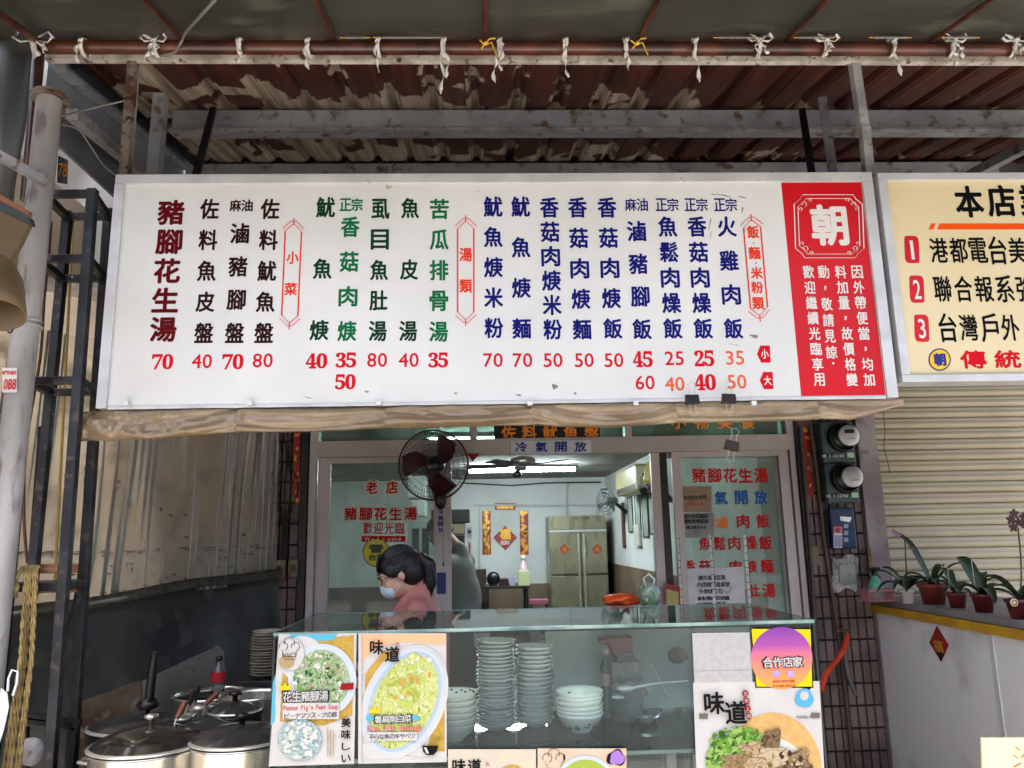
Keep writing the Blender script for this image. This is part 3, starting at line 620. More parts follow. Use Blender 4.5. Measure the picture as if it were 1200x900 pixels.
# binder clips
def clip(label, px, py, Y, col, rot=0, s=1.0):
    p = W(px, py, Y); t = thing('binder_clip', label, 'binder clip', p, 'binder clips on the vinyl')
    b = B(); wd, h, d = .034*s, .024*s, .018*s
    tri = [(-wd/2, -.001, h/2), (-wd/2, -d/2, -h/2), (-wd/2, d/2, -h/2)]
    b.prism([(-wd/2, -.002, h/2), (-wd/2, .002, h/2), (-wd/2, d/2, -h/2), (-wd/2, -d/2, -h/2)], (wd, 0, 0)); R_ = Matrix.Rotation(rot, 3, 'Y')
    b.v = [tuple(p+R_ @ V(v)) for v in b.v]; mod_bevel(b.build('clip_body', col, t), .001)
    for sg_ in (1, -1):
        b = B(); z0 = h/2*sg_ if sg_ > 0 else -h/2
        pts = [(-.008*s, -.004, z0), (-.006*s, -.006, z0+sg_*.015*s), (-.010*s, -.008, z0+sg_*.024*s), (0, -.009, z0+sg_*.032*s), (.010*s, -.008, z0+sg_*.024*s), (.006*s, -.006, z0+sg_*.015*s), (.008*s, -.004, z0)]
        b.tube(pts, .0012, 5); b.v = [tuple(p+R_ @ V(v)) for v in b.v]; b.build('wire_handle', M_spring, t)
M_clipbr = mat('brown_clip', (.16,.08,.05), .5)
clip('black binder clip on the bottom edge of the menu signboard', 811, 468, 2.985, M_blk, 0, 1.6)
clip('brown binder clip beside the black one on the signboard edge', 854, 467, 2.985, M_clipbr, .05, 1.6)
clip('brown binder clip hanging tilted below the vinyl roll', 858, 522, 3.02, M_clipbr, .25, 1.6)
# ================================================================ shop front
FY = 4.72
M_pink = mat('pinkish_aluminium', (.76,.72,.70), .42, .15, c2=(.68,.64,.62), ns=3, stretch=(1,1,.4), wrn=.3)
M_frdk = mat('dark_door_frame', (.10,.09,.09), .4, .2, c2=(.18,.16,.15), ns=6)
M_glass = glass('door_glass', (.96,.98,.965), .9, .02, .13, 'b8bfb8')  # the pale diffuse share stands in for street reflections
M_glassd = glass('hazy_door_glass', (.93,.96,.94), .9, .03, .20, 'a2a8a2')
M_tglass = glass('transom_glass', (.75,.84,.80), .9, .02, .22, 'c0d0c8')
df = thing('door_frame', 'pinkish aluminium frame and glass transom of the shop front', 'door frame', (.4, FY, 0))
def fb(nm, x0, x1, z0, z1, m=M_pink, y0=FY-.03, y1=FY+.05, par=df): return mod_bevel(B().box(x0, x1, y0, y1, z0, z1).build(nm, m, par), .002)
ZH0, ZH1 = 2.098, 2.195
fb('header', -1.05, 1.905, ZH0, ZH1); fb('top_rail', -1.05, 1.905, 2.44, 2.50)
fb('transom_bar', -1.05, -1.0, ZH1+.001, 2.439); fb('transom_bar', -.09, -.045, ZH1+.001, 2.439); fb('transom_bar', .86, .90, ZH1+.001, 2.439); fb('transom_bar', 1.86, 1.905, ZH1+.001, 2.439)
for a, c_ in ((-1.0,-.09),(-.045,.86),(.90,1.86)): B().box(a, c_, FY+.005, FY+.010, ZH1, 2.44).build('transom_pane', M_tglass, df)
fb('jamb', -1.098, -1.056, 0.02, 2.5, M_frdk, FY-.05); fb('jamb', -1.05, -1.01, 0.02, ZH0-.001, M_pink); fb('jamb', 1.87, 1.902, .02, ZH0-.001); fb('jamb', 1.908, 1.928, .02, 2.5, M_frdk, FY-.05)
fb('threshold', -1.0, 1.86, .013, .04)
# sliding leaves
def leaf(label, x0, x1, y, sl, sr, gm):
    t = thing('sliding_door', label, 'door', ((x0+x1)/2, y, .04))
    fb('stile', x0, x0+sl, .042, ZH0-.001, M_pink, y-.015, y+.015, t); fb('stile', x1-sr, x1, .042, ZH0-.001, M_pink, y-.015, y+.015, t)
    fb('rail', x0+sl, x1-sr, .042, .13, M_pink, y-.014, y+.014, t); fb('rail', x0+sl, x1-sr, ZH0-.035, ZH0-.001, M_pink, y-.014, y+.014, t)
    B().box(x0+sl, x1-sr, y-.003, y+.003, .13, ZH0-.035).build('pane', gm, t); return t
d1 = leaf('left sliding glass door with red characters beside the wall fan', -1.005, -.205, FY+.02, .075, .105, M_glassd)
d2 = leaf('right sliding glass door covered with dish names and paper notices', 1.14, 1.862, FY, .055, .06, M_glass)
d3 = leaf('open glass door pushed behind the right sliding door', 1.02, 1.85, FY+.045, .055, .06, M_glass)
B().box(1.076, 1.12, FY+.03, FY+.06, .05, ZH0-.001).build('gap_strip', M_frdk, d3)  # dark strip painted in for the black gap between the stiles
FD = onY(FY+.016)
M_lred = mat('vinyl_red', (.72,.05,.06), .4); M_lblu = mat('vinyl_blue', (.05,.32,.62), .4); M_lor = mat('vinyl_orange', (.93,.45,.12), .4); M_halo = mat('vinyl_white_edge', (.85,.85,.80), .5)
def halo(par, items, pos, m=M_lred, bold=.03):
    text(par, M_halo, [(a, b_, c_, d_+3, e_+3) for a, b_, c_, d_, e_ in items], pos, bold=.08, lift=.001); text(par, m, items, pos, bold=bold, lift=.002)
halo(d1, [('老',435.6,571.3,14,15),('店',459.3,571.3,14,15)]+[(c_, 411+i*17.5, 602, 15, 15) for i, c_ in enumerate('豬腳花生湯')], FD)
text(d1, M_lred, [(c_, 431+i*12.5, 619, 11, 14) for i, c_ in enumerate('歡迎光臨')], FD, bold=.02)
flat(d1, 'welcome_band', M_lred, rectp(424,628,475,635), FY+.016, 1); text(d1, M_halo, [('Welcome',449.5,631.5,44,6)], FD, lift=.0025)
flat(d1, 'round_sticker', mat('sticker_dkgreen', (.15,.22,.06), .4), ellp(441,647.5,16,17), FY+.016, 1); flat(d1, 'round_sticker', mat('sticker_yellow', (.80,.75,.12), .4), ellp(441,647.5,14.8,15.8), FY+.016, 2)
flat(d1, 'sticker_building', mat('sticker_dkgreen', 0), [(434,638),(448,638),(450,643),(447,643),(447,648),(435,648),(435,643),(432,643)], FY+.016, 3)
text(d1, mat('sticker_dkgreen', 0), [('台灣',441,653,18,8)], FD, bold=.05, lift=.003)
FR = onY(FY-.004)
def TD(items, m, bold=.028, lift=.001): text(d2, m, items, FR, bold=bold, lift=lift)
TD([(c_, 819+i*18.2, 557, 16, 17) for i, c_ in enumerate('豬腳花生湯')], M_lred)
TD([('冷',821,583.5,15,16),('氣',844.8,583.5,15,16),('開',868.5,583,15,16),('放',891.5,582.7,15,16)], M_lblu)
TD([('滷',845,612,15,15)], M_lor); TD([('肉',870.7,610.7,15,16),('飯',894,610.7,15,16)], M_lred)
TD([('魚',826,637,14,16),('鬆',843,637,14,16),('肉',860.5,636.5,14,16),('燥',880,636,14,16),('飯',897,636,15,16)], M_lred)
TD([('香',808,664,14,15),('菇',826,664,14,15),('肉',862,664,14,15),('焿',880,664,14,15),('麵',898.7,663.5,15,16)], M_lred)
TD([('虱',829,693,14,15),('魚',862,693,14,15),('肚',883,692,14,15),('湯',901,692,15,16)], M_lred)
M_kraft = mat('kraft_paper', (.62,.52,.42), .8, c2=(.56,.47,.38), ns=10); M_paper = mat('white_paper', (.80,.79,.78), .7, c2=(.74,.73,.73), ns=8); M_pgrey = mat('grey_paper', (.60,.59,.57), .8, c2=(.5,.5,.48), ns=8)
def notice(label, pts, m, Y, lines, ink=M_black, k=2, bold=.02):
    t = thing('notice', label, 'notice', W(pts[0][0], pts[0][1], Y)); flat(t, 'sheet', m, pts, Y, k)
    for st, cx, cy, ww, hh in lines: text(t, ink if isinstance(ink, bpy.types.Material) else ink, [(st, cx, cy, ww, hh)], onY(Y), lift=.0006+.0007*(k+1), name='lettering', bold=bold)
    return t
ka = notice('brown kraft paper notice at the top left of the right door', rectp(793,570,834,600), M_kraft, FY-.005, [('本店完全使用',814,583,27,5)])
text(ka, mat('ink_pink', (.75,.35,.35), .5), [('本國豬肉',814,591,20,5)], onY(FY-.005), lift=.003, name='lettering')
notice('faded notice with dark bands under the kraft paper', rectp(796,601,837,630), M_pgrey, FY-.005, [('請勿使用萬國',815,605,28,5),('國際標準認證',815,611,30,5),('藍鵲科技',816,618,24,4)])
nt2 = notice('white notice with five lines and a red tick low on the right door', [(798,667),(871,664),(874,712),(799,712)], M_paper, FY-.006, [('請先填寫菜單',834,677,32,6),('內用請填寫桌號',836,685,38,6),('外帶請打勾',833,693,28,6),('餐點需自取調醬',836,701,38,5),('內用請收餐具',834,708,34,5)])
b = B(); b.bar(W(849,692,FY-.012), W(852,696,FY-.012), .006, .001); b.bar(W(852,696,FY-.012), W(859,688,FY-.012), .006, .001); b.build('red_tick', M_lred, nt2)
# red posters at foot of open door
t = thing('poster', 'red and yellow poster at the foot of the open door stile', 'poster', W(785,700,FY-.03)); flat(t, 'sheet', mat('poster_red', (.55,.10,.10), .5), [(779,683),(797,688),(797,716),(779,716)], FY-.035, 0); flat(t, 'print', mat('poster_yellow', (.65,.60,.35), .5), [(781,690),(795,694),(795,712),(781,710)], FY-.035, 1)
# signs on the header
hs = thing('air_conditioning_sign', 'white plate with four blue characters on the door header', 'sign', W(645,523,FY-.04))
a, c_ = W(598,517,FY-.035), W(693,531,FY-.035); mod_bevel(B().box(a.x, c_.x, FY-.036, FY-.031, c_.z, a.z).build('plate', mat('plate_white', (.82,.82,.84), .35), hs), .001)
text(hs, mat('sign_blue', (.05,.16,.50), .4), [('冷',610.8,523.7,14,12),('氣',634.3,523.7,14,12),('開',657.3,523.5,14,12),('放',680.3,523.3,14,12)], onY(FY-.036), bold=.03)
hs = thing('dish_sign', 'dark transom board with orange characters half hidden by the vinyl roll', 'sign', W(640,507,FY-.02))
flat(hs, 'board', mat('board_black', (.07,.08,.07), .4), rectp(579,470,703,516), FY-.002, 0); text(hs, mat('sign_orange', (.95,.55,.18), .4), [(c_, 596+i*24.3, 507, 17, 17) for i, c_ in enumerate('佐料魷魚盤')], onY(FY-.003), bold=.03)
hs = thing('transom_lettering', 'orange characters stuck on the right transom pane', 'sign', W(830,495,FY)); flat(hs, 'film', glass('film', (.9,.95,.92), 1, .1, .1), rectp(765,478,925,512), FY+.001, 0); text(hs, mat('sign_orange', 0), [(c_, 795+i*27, 494, 18, 17) for i, c_ in enumerate('小物美食')], onY(FY), bold=.03)
# stickers on centre stile
def sticker(label, pts, m, Y, txt, ink, vert=None):
    t = thing('sticker', label, 'sticker', W(pts[0][0], pts[0][1], Y)); flat(t, 'sheet', m, pts, Y, 0)
    if txt: text(t, ink, txt, onY(Y), lift=.0016, bold=.03)
    return t
t = sticker('vertical white sticker with four blue characters on the centre stile', rectp(511.5,596,521.5,625), M_paper, FY, [(c_, 516.5, 600+i*7, 7, 6) for i, c_ in enumerate('冷氣開放')], mat('sign_blue', 0))
sticker('small blue label low on the centre stile', rectp(512,671,522.5,696), mat('label_blue', (.12,.18,.42), .4), FY, None, None)
flat(t, 'edge_line', mat('sign_blue', 0), rectp(511.5,594.6,521.5,595.8), FY, 0)
t = thing('red_pennant', 'tiny red triangle pennant hanging from the door header beside the wall fan', 'pennant', W(555,533,4.66)); B().prism([W(547,532,4.66), W(562,532,4.66), W(554,541,4.66)], (0,-.002,0)).build('cloth', mat('pennant_red', (.60,.10,.10), .7), t)
# couplets
M_cred = mat('couplet_red', (.50,.07,.04), .45, c2=(.62,.10,.05), ns=12); M_cgold = mat('couplet_gold', (.85,.62,.18), .35, .3)
def couplet(label, p0, p1, wd, Y, n, gold, seed):
    random.seed(seed); t = thing('couplet_strip', label, 'couplet', W(p0[0], p0[1], Y)); q = lambda u, s_: (p0[0]+(p1[0]-p0[0])*u+s_*wd/2, p0[1]+(p1[1]-p0[1])*u)
    flat(t, 'strip', M_cred, [q(0,-1), q(0,1), q(1,1), q(1,-1)], Y, 0)
    for i in range(n):
        c_ = q((i+.5)/n, 0)
        for k in range(gold): flat(t, 'gold_print', M_cgold, ellp(c_[0]+random.uniform(-.25,.25)*wd, c_[1]+random.uniform(-.35,.35)*(p1[1]-p0[1])/n, wd*random.uniform(.12,.3), wd*random.uniform(.1,.35), 7, random.random()*3, .2), Y, 1+k % 2)
    return t
couplet('gold and red couplet strip left of the door frame', (348,498), (347.5,591), 7.5, 4.685, 4, 3, 3)
couplet('red couplet strip with gold characters right of the door frame', (942,492), (949,582), 10, 4.69, 5, 1, 5)
# boxes on left column
for i, (x0, y0, x1, y1, l) in enumerate(((322,656,336,679,'old beige switch box on the left tiled column'),(340,655,350,676,'small breaker box beside the beige switch box'))):
    a, c_ = W(x0,y0,4.68), W(x1,y1,4.68); t = thing('switch_box', l, 'switch box', a); mod_bevel(B().box(a.x, c_.x, 4.64, 4.698, c_.z, a.z).build('box', mat('aged_ivory', (.50,.44,.30), .5, c2=(.36,.30,.2), ns=20), t), .004)
    m_ = (a+c_)/2; mod_bevel(B().box(m_.x-.013, m_.x+.013, 4.632, 4.64, m_.z-.02, m_.z+.02).build('toggle', mat('toggle', (.25,.2,.12) if i == 0 else (.75,.75,.72), .4), t), .002)
for i in range(5):
    x = 322+i*5; cable('cable', ['thin black cable down the left tiled column edge','cable crossing the left tiled column','twisted cable pair on the left tiled column','cable beside the couplet on the left column','loose cable ending at the beige switch box'][i], [W(x, 505, 4.69), W(x+4*math.sin(i), 540, 4.68), W(x-5+i*3, 570, 4.68), W(x+8-i*3, 610, 4.68), W(328+i*2, 656, 4.67)], .004, M_blkc)
cable('cable', 'pale cord hanging below the beige switch box', [W(325,680,4.65), W(327,700,4.66), W(331,740,4.66)], .003, M_cab)
# ================================================================ wall fan
fp = W(508, 545, 4.42); fan = thing('wall_fan', 'black wall fan with dark red blades above the left glass door', 'fan', fp)
R0 = .197; ax = V((-.08,-1,-.12)).normalized(); Q = ax.to_track_quat('Z','Y').to_matrix()
def FP(x, y, z): return fp+Q @ V((x, y, z))
M_wire = mat('fan_wire', (.07,.06,.06), .35, .5); M_fr = mat('fan_red_rim', (.28,.05,.05), .4, .2); M_blade = mat('fan_blade_red', (.26,.05,.05), .3)
b = B()
for k in range(64):
    a = 2*PI*k/64; b.tube([FP(.03*math.cos(a), .03*math.sin(a), .075)]+[FP(r*math.cos(a+.5*r), r*math.sin(a+.5*r), .075-.065*(r/R0)**3) for r in (.08,.13,.165,R0)], .0012, 3)
    b.tube([FP(.04*math.cos(a), .04*math.sin(a), -.085)]+[FP(r*math.cos(a), r*math.sin(a), -.085+.075*(r/R0)**3) for r in (.1,.16,R0)], .0012, 3)
tag(b.build('cage_wires', M_wire, fan), kind='stuff')
for r in (.05,.085,.12,.15,.178):
    B().tube([FP(r*math.cos(a*PI/24), r*math.sin(a*PI/24), .0765-.065*(r/R0)**3) for a in range(48)], .0016, 4, closed=True).build('cage_ring', M_wire, fan)
B().tube([FP(R0*math.cos(a*PI/32), R0*math.sin(a*PI/32), .004) for a in range(64)], .0055, 8, closed=True).build('rim', M_fr, fan)
B().lathe([(0,.086),(.02,.084),(.032,.078),(.034,.07),(0,.068)], fp, 24, ax).build('centre_cap', M_blk, fan)
for k in range(3):
    a0 = k*2*PI/3+.55
    def bl(u, v, a0=a0):
        r = .035+.14*u; a = a0+(v-.5)*(1.15-.25*u)*(.55+.9*math.sin(PI*(.25+u*.6)))*.75+.5*u; return FP(r*math.cos(a), r*math.sin(a), .02-.035*(v-.5))
    B().grid(bl, 8, 8, th=(0,.0015,0)).build('blade', M_blade, fan)
B().lathe([(0,-.16),(.03,-.16),(.048,-.145),(.052,-.09),(.045,-.04),(.02,-.01),(.018,.03),(0,.03)], fp, 20, ax).build('motor', M_blk, fan)
bp = W(517, 588, 4.45)
b = B().cap(fp+V((.0,.14,-.02)), bp+V((0,.05,.03)), .022, .03, 10); b.build('arm', M_blk, fan)
b = B().ell(bp+V((-.005,.02,.03)), (.038,.04,.075), 18); b.build('control_box', M_blk, fan)
cable_o = B().tube([bp+V((.01,0,-.04)), bp+V((.012,0,-.34))], .0015, 4); cable_o.build('pull_cord', M_blkc, fan)
B().ell(bp+V((.012,0,-.345)), (.005,.005,.012), 8).build('cord_end', M_blkc, fan)
# ================================================================ interior
lt = thing('fluorescent_lamp', 'lit fluorescent lamp under the ceiling at the back of the room', 'lamp', (.45,8.9,2.40))
B().box(-.2,1.05,8.82,8.98,2.385,2.418).build('lamp_housing', mat('lamp_white', (.8,.8,.8), .4), lt)
for dy in (-.05, .05): B().tube([(-.18,8.9+dy,2.362),(1.03,8.9+dy,2.362)], .019, 10).build('lamp_tube', mat('lamp_glow', (.93,.99,1.0), .4, em=30), lt)
lt2 = thing('fluorescent_lamp', 'fluorescent lamp on the ceiling near the front of the room, hidden by the header', 'lamp', (.2,6.1,2.40))
B().box(-.45,.8,6.06,6.14,2.385,2.418).build('lamp_housing', mat('lamp_white', 0), lt2)
B().tube([(-.43,6.1,2.365),(.78,6.1,2.365)], .016, 10).build('lamp_tube', mat('lamp_glow', 0), lt2)

M_cdt = mat('conduit_white', (.70,.72,.71), .5)
for i, (pts, l) in enumerate((([(555,592),(700,592),(700,604)],'white conduit running over the back wall to the fridge'),([(664,564),(664,604)],'short white conduit above the fridge'),([(562,592),(562,668)],'white conduit down the back wall left of the couplets'),([(540,566),(600,569),(640,566),(704,565)],'drooping dark cable under the ceiling at the back'))):
    P_ = [W(x, y, 10.97) for x, y in pts]; b = B()
    for j in range(len(P_)-1): b.bar(P_[j], P_[j+1], .022, .02)
    tag(b.build('wall_conduit', M_cdt if i < 3 else M_blkc), l, 'conduit')
# ceiling fan
cp = W(613, 541, 7.4); cf = thing('ceiling_fan', 'dark five-bladed ceiling fan in the middle of the room', 'ceiling fan', cp)
M_brass = mat('fan_motor_metal', (.50,.48,.42), .3, .7); M_wood = mat('dark_wood_blade', (.09,.08,.07), .45)
B().lathe([(0,.05),(.05,.048),(.11,.03),(.125,0),(.11,-.03),(.05,-.045),(0,-.045)], cp, 28).build('motor', M_brass, cf)
B().tube([cp+V((0,0,.04)), V((cp.x,cp.y,2.419))], .012, 8).build('rod', M_brass, cf)
B().lathe([(0,-.12),(.03,-.12),(.05,-.10),(.03,-.055),(0,-.05)], cp+V((-.06,0,-.03)), 16).build('switch_housing', M_blk, cf)
for k in range(5):
    a = k*2*PI/5+.35; M = Matrix.Translation(cp+V((0,0,-.035))) @ Matrix.Rotation(a,4,'Z') @ Matrix.Rotation(.18,4,'X')
    B().bbox(.16,.56,-.06,.06,-.004,.004,.003,M=M).build('blade', M_wood, cf); B().box(.10,.2,-.015,.015,-.004,.01,M=M).build('blade_arm', M_brass, cf)
# back wall decorations
def cp11(x, y): return W(x, y, 10.99)
for l, x in (('red and gold couplet on the back wall, left of the diamond', 570),('red and gold couplet on the back wall, right of the diamond', 614)):
    couplet(l, (x,599), (x+.5,650), 10, 10.985, 7, 4, x)
t = couplet('horizontal red banner above the diamond on the back wall', (592,589.5), (592,597.5), 24, 10.985, 1, 0, 2); text(t, M_cgold, [('恭賀新喜',592,593.5,20,6)], onY(10.985), lift=.004, bold=.03)
t = thing('diamond_poster', 'red diamond poster with gold character on the back wall', 'poster', W(592,630,10.98)); flat(t, 'sheet', M_cred, [(592,616),(606,630),(592,645),(578,630)], 10.985, 0)
text(t, M_cgold, [('福',592,626,13,13)], onY(10.985), lift=.004, bold=.06); text(t, mat('ink_white', 0), [('招財',592,636,11,5)], onY(10.985), lift=.004, bold=.03)
B().box(.0-.28,.0+1.0,10.975,10.989,.9,2.06).build('panel', mat('pale_panel', (.80,.86,.84), .6, c2=(.74,.8,.78), ns=2), t) if False else None
# fridge
M_sst = mat('stainless', (.52,.54,.50), .28, .8, c2=(.44,.46,.42), ns=2, wrn=.4); M_fridge = mat('fridge_steel', (.56,.54,.45), .3, .5, c2=(.52,.50,.41), ns=1.2, stretch=(3,1,1), wrn=.4)
a, c_ = W(643,605,10.3), W(715,715,10.3); FX0, FX1, FZ1 = a.x, c_.x, a.z; fg = thing('steel_fridge', 'tall four-door stainless steel fridge against the back wall', 'fridge', ((FX0+FX1)/2, 10.3, .012))
B().box(FX0, FX1, 10.33, 10.95, .05, FZ1).build('cabinet', M_fridge, fg)
zt = W(680,622,10.3).z; zm = W(680,674,10.3).z; xm = W(681,640,10.3).x
mod_bevel(B().box(FX0+.01, FX1-.01, 10.30, 10.329, zt+.02, FZ1-.01).build('vent_panel', M_fridge, fg)); B().box(FX0, FX1, 10.29, 10.329, zt-.012, zt+.015).build('trim', mat('trim_pale', (.8,.82,.8), .3, .5), fg)
for x0, x1 in ((FX0+.01, xm-.004), (xm+.004, FX1-.01)):
    mod_bevel(B().box(x0, x1, 10.29, 10.329, zm+.02, zt-.02).build('door', M_fridge, fg)); mod_bevel(B().box(x0, x1, 10.29, 10.329, .1, zm-.01).build('door', M_fridge, fg))
for sx in (-.035,.035): B().box(xm+sx-.014, xm+sx+.014, 10.26, 10.289, .2, zt-.03).build('handle', mat('handle_bright', (.85,.86,.8), .2, .8), fg)
text(fg, M_black, [('STAR COOL',680,607.5,24,3)], onY(10.3), lift=.004, name='lettering')
for i, px in enumerate((661.5, 699.5)):
    t = thing('diamond_sticker', ['small red diamond sticker on the left fridge door', 'small red diamond sticker on the right fridge door'][i], 'sticker', W(px,643.5,10.28)); flat(t, 'sheet', M_cred, [(px,637),(px+6,643.5),(px,650),(px-6,643.5)], 10.285, 0); text(t, M_cgold, [('福',px,643.5,6,6)], onY(10.285), lift=.002)
# air conditioner
ac = thing('air_conditioner', 'yellowed air conditioner high on the right room wall', 'air conditioner', (1.6, 8.0, 2.1))
mod_bevel(B().box(1.47, 1.684, 7.55, 8.75, 2.03, 2.29).build('casing', mat('yellowed_plastic', (.66,.62,.40), .4, c2=(.6,.56,.36), ns=3), ac), .02)
B().box(1.4655,1.4695,7.62,8.68,2.05,2.10).build('vent', M_blk, ac); B().box(1.49,1.66,7.542,7.549,2.07,2.26).build('end_cap', mat('cream_cap', (.75,.74,.62), .4), ac)
def small_fan(label, c, r, col, ad):
    t = thing('wall_fan', label, 'fan', c); A_ = V(ad).normalized(); Qm = A_.to_track_quat('Z','Y').to_matrix()
    for rr in (r, r*.75, r*.5, r*.25): B().tube([c+Qm @ V((rr*math.cos(k*PI/12), rr*math.sin(k*PI/12), .05*(1-(rr/r)**2))) for k in range(24)], .004, 4, closed=True).build('cage_ring', M_wire, t)
    for k in range(3):
        M = Matrix.Translation(c) @ Qm.to_4x4() @ Matrix.Rotation(k*2.094,4,'Z') @ Matrix.Rotation(.3,4,'Y'); B().grid(lambda u, v: M @ V(((u-.5)*r*.55*(.5+v), .03+v*r*.85, 0)), 4, 5, th=(0,0,.002)).build('blade', col, t)
    B().cap(c-A_*.02, c-A_*.14, .045, .05, 12).build('motor', mat('motor_grey', (.4,.4,.38), .4), t); B().cap(c-A_*.12, V((1.69, c.y+.1, c.z-.12)), .02, .025, 8).build('arm', M_blk, t); return t
small_fan('grey wall fan beside the fridge on the right room wall', W(710,588,9.3), .15, mat('blade_grey', (.30,.33,.33), .4), (-.8,-.6,-.1))
small_fan('dark bladed fan with yellow body under the air conditioner', W(761,570,7.0), .11, M_blk, (-.7,-.7,-.3))
t = thing('fan_body', 'yellow fan housing in front of the air conditioner', 'fan', W(762,560,6.9)); B().lathe([(0,0),(.05,0),(.055,.03),(.06,.16),(.05,.18),(0,.18)], W(760,566,6.85), 18, (.3,0,1)).build('housing', mat('fan_yellow', (.75,.70,.35), .4), t); B().ell(W(767,562,6.85), (.03,.03,.03), 10).build('knob', M_brass, t)
# framed certificates on right wall
M_fra = mat('picture_frame', (.10,.06,.05), .4); M_pic = mat('picture_pale', (.62,.66,.62), .4, c2=(.45,.48,.45), ns=6)
for i, (y, z1, h_) in enumerate(((9.15,2.05,.42),(8.7,2.07,.42),(8.3,2.03,.46),(7.95,2.06,.46))):
    t = thing('framed_certificate', f'{ORD[i]} of the four framed certificates on the right wall counting from the fridge', 'picture frame', (1.69,y,z1-h_), 'framed certificates')
    b = B(); 
    for q in ((y-.15,y-.132,z1-h_,z1),(y+.132,y+.15,z1-h_,z1),(y-.13,y+.13,z1-.02,z1),(y-.13,y+.13,z1-h_,z1-h_+.02)): b.box(1.688,1.699,*q)
    b.build('frame', M_fra, t); B().box(1.692,1.697,y-.13,y+.13,z1-h_+.02,z1-.02).build('picture', M_pic, t)
tag(B().box(1.682,1.699,9.55,9.72,1.45,2.0).build('wall_scroll', mat('brown_scroll', (.36,.20,.12), .6)), 'narrow brown scroll beside the grey wall fan', 'scroll')
tag(mod_bevel(B().box(1.66,1.699,8.55,8.85,1.48,1.72).build('towel_box', mat('box_white', (.78,.80,.76), .4)), .01), 'small white box on the right room wall under the certificates', 'box')
# table, stools, bottles at the back
M_tbl = mat('dark_table', (.08,.08,.08), .4); tb = thing('side_table', 'dark table in front of the back wall', 'table', (.3,9.9,.012)); 
tz = W(590,686,9.8).z; x0, x1 = W(568,686,9.6).x, W(621,686,9.6).x
mod_bevel(B().box(x0, x1, 9.6, 10.3, tz-.03, tz).build('table_top', M_tbl, tb))
for x in (x0+.02, x1-.05):
    for y in (9.62, 10.25): B().box(x, x+.03, y, y+.03, .013, tz-.03).build('leg', M_tbl, tb)
tag(B().box(x0-.35, x0+.02, 10.55, 10.9, .013, W(560,668,10.5).z).build('low_cabinet', mat('brown_cabinet', (.22,.13,.09), .5)), 'low brown cabinet against the back wall behind the man', 'cabinet')
t = thing('water_jug', 'pale yellow carton with pink-capped bottle on the dark table', 'carton', W(613,686,9.7)); mod_bevel(B().box(W(607,680,9.7).x, W(621,680,9.7).x, 9.68, 9.82, tz, W(607,669,9.7).z).build('carton', mat('carton_yellow', (.66,.68,.52), .5), t)); 
t = thing('soap_bottle', 'clear bottle with pink liquid standing behind the carton', 'bottle', W(614,670,9.9)); cc = W(614,686,9.9); cc.z = tz; B().lathe([(0,0),(.05,0),(.055,.02),(.055,.22),(.02,.27),(.018,.32),(0,.32)], cc, 14).build('bottle', mat('pink_liquid', (.78,.68,.70), .3), t); B().lathe([(0,.30),(.03,.30),(.03,.35),(0,.355)], cc, 12).build('cap', mat('cap_white', (.85,.85,.83), .4), t)
t = thing('table_fan', 'small black round object at the left end of the table', 'fan', W(578,678,9.7)); cc = W(578,678,9.75); cc.z = tz+.085; B().ell(cc, (.085,.06,.085), 14).build('body', M_blk, t); B().lathe([(0,-.1+.015),(.05,-.085),(.05,-.07),(0,-.07)], cc, 12).build('base', M_blk, t)
tag(mod_bevel(B().box(W(597,680,9.7).x, W(604,680,9.7).x, 9.66, 9.75, tz, W(600,676,9.7).z).build('tin', mat('tin_lilac', (.58,.56,.66), .4)), .004), 'lilac tin between the black object and the carton', 'tin')
tag(mod_bevel(B().box(W(585,680,9.75).x, W(596,680,9.75).x, 9.7, 9.9, tz, W(590,678,9.7).z).build('radio', mat('dark_red_box', (.18,.05,.06), .4)), .006), 'dark red box on the table', 'box')
sx = W(631,690,9.5).x; sz = W(631,660,9.5).z
for i in range(6):
    st = thing('stacked_stool', ['lowest','second lowest','third lowest','third highest','second highest','topmost'][i]+' stool in the stack beside the fridge', 'stool', (sx,9.5,.012+.08*i), 'stacked stools')
    z = .42+.08*i+.012; top = mod_bevel(B().box(sx-.11, sx+.11, 9.39, 9.61, z, z+.02 if i < 5 else z+.05).build('seat', mat('stool_pink', (.55,.30,.38), .5) if i == 5 else M_tbl, st), .006)
    for dx in (-1,1):
        for dy in (-1,1): B().tube([(sx+dx*.09, 9.5+dy*.09, z), (sx+dx*(.118-.0), 9.5+dy*.118, .012+.08*i)], .008, 6).build('leg', mat('stool_leg', (.25,.25,.26), .3, .7), st)
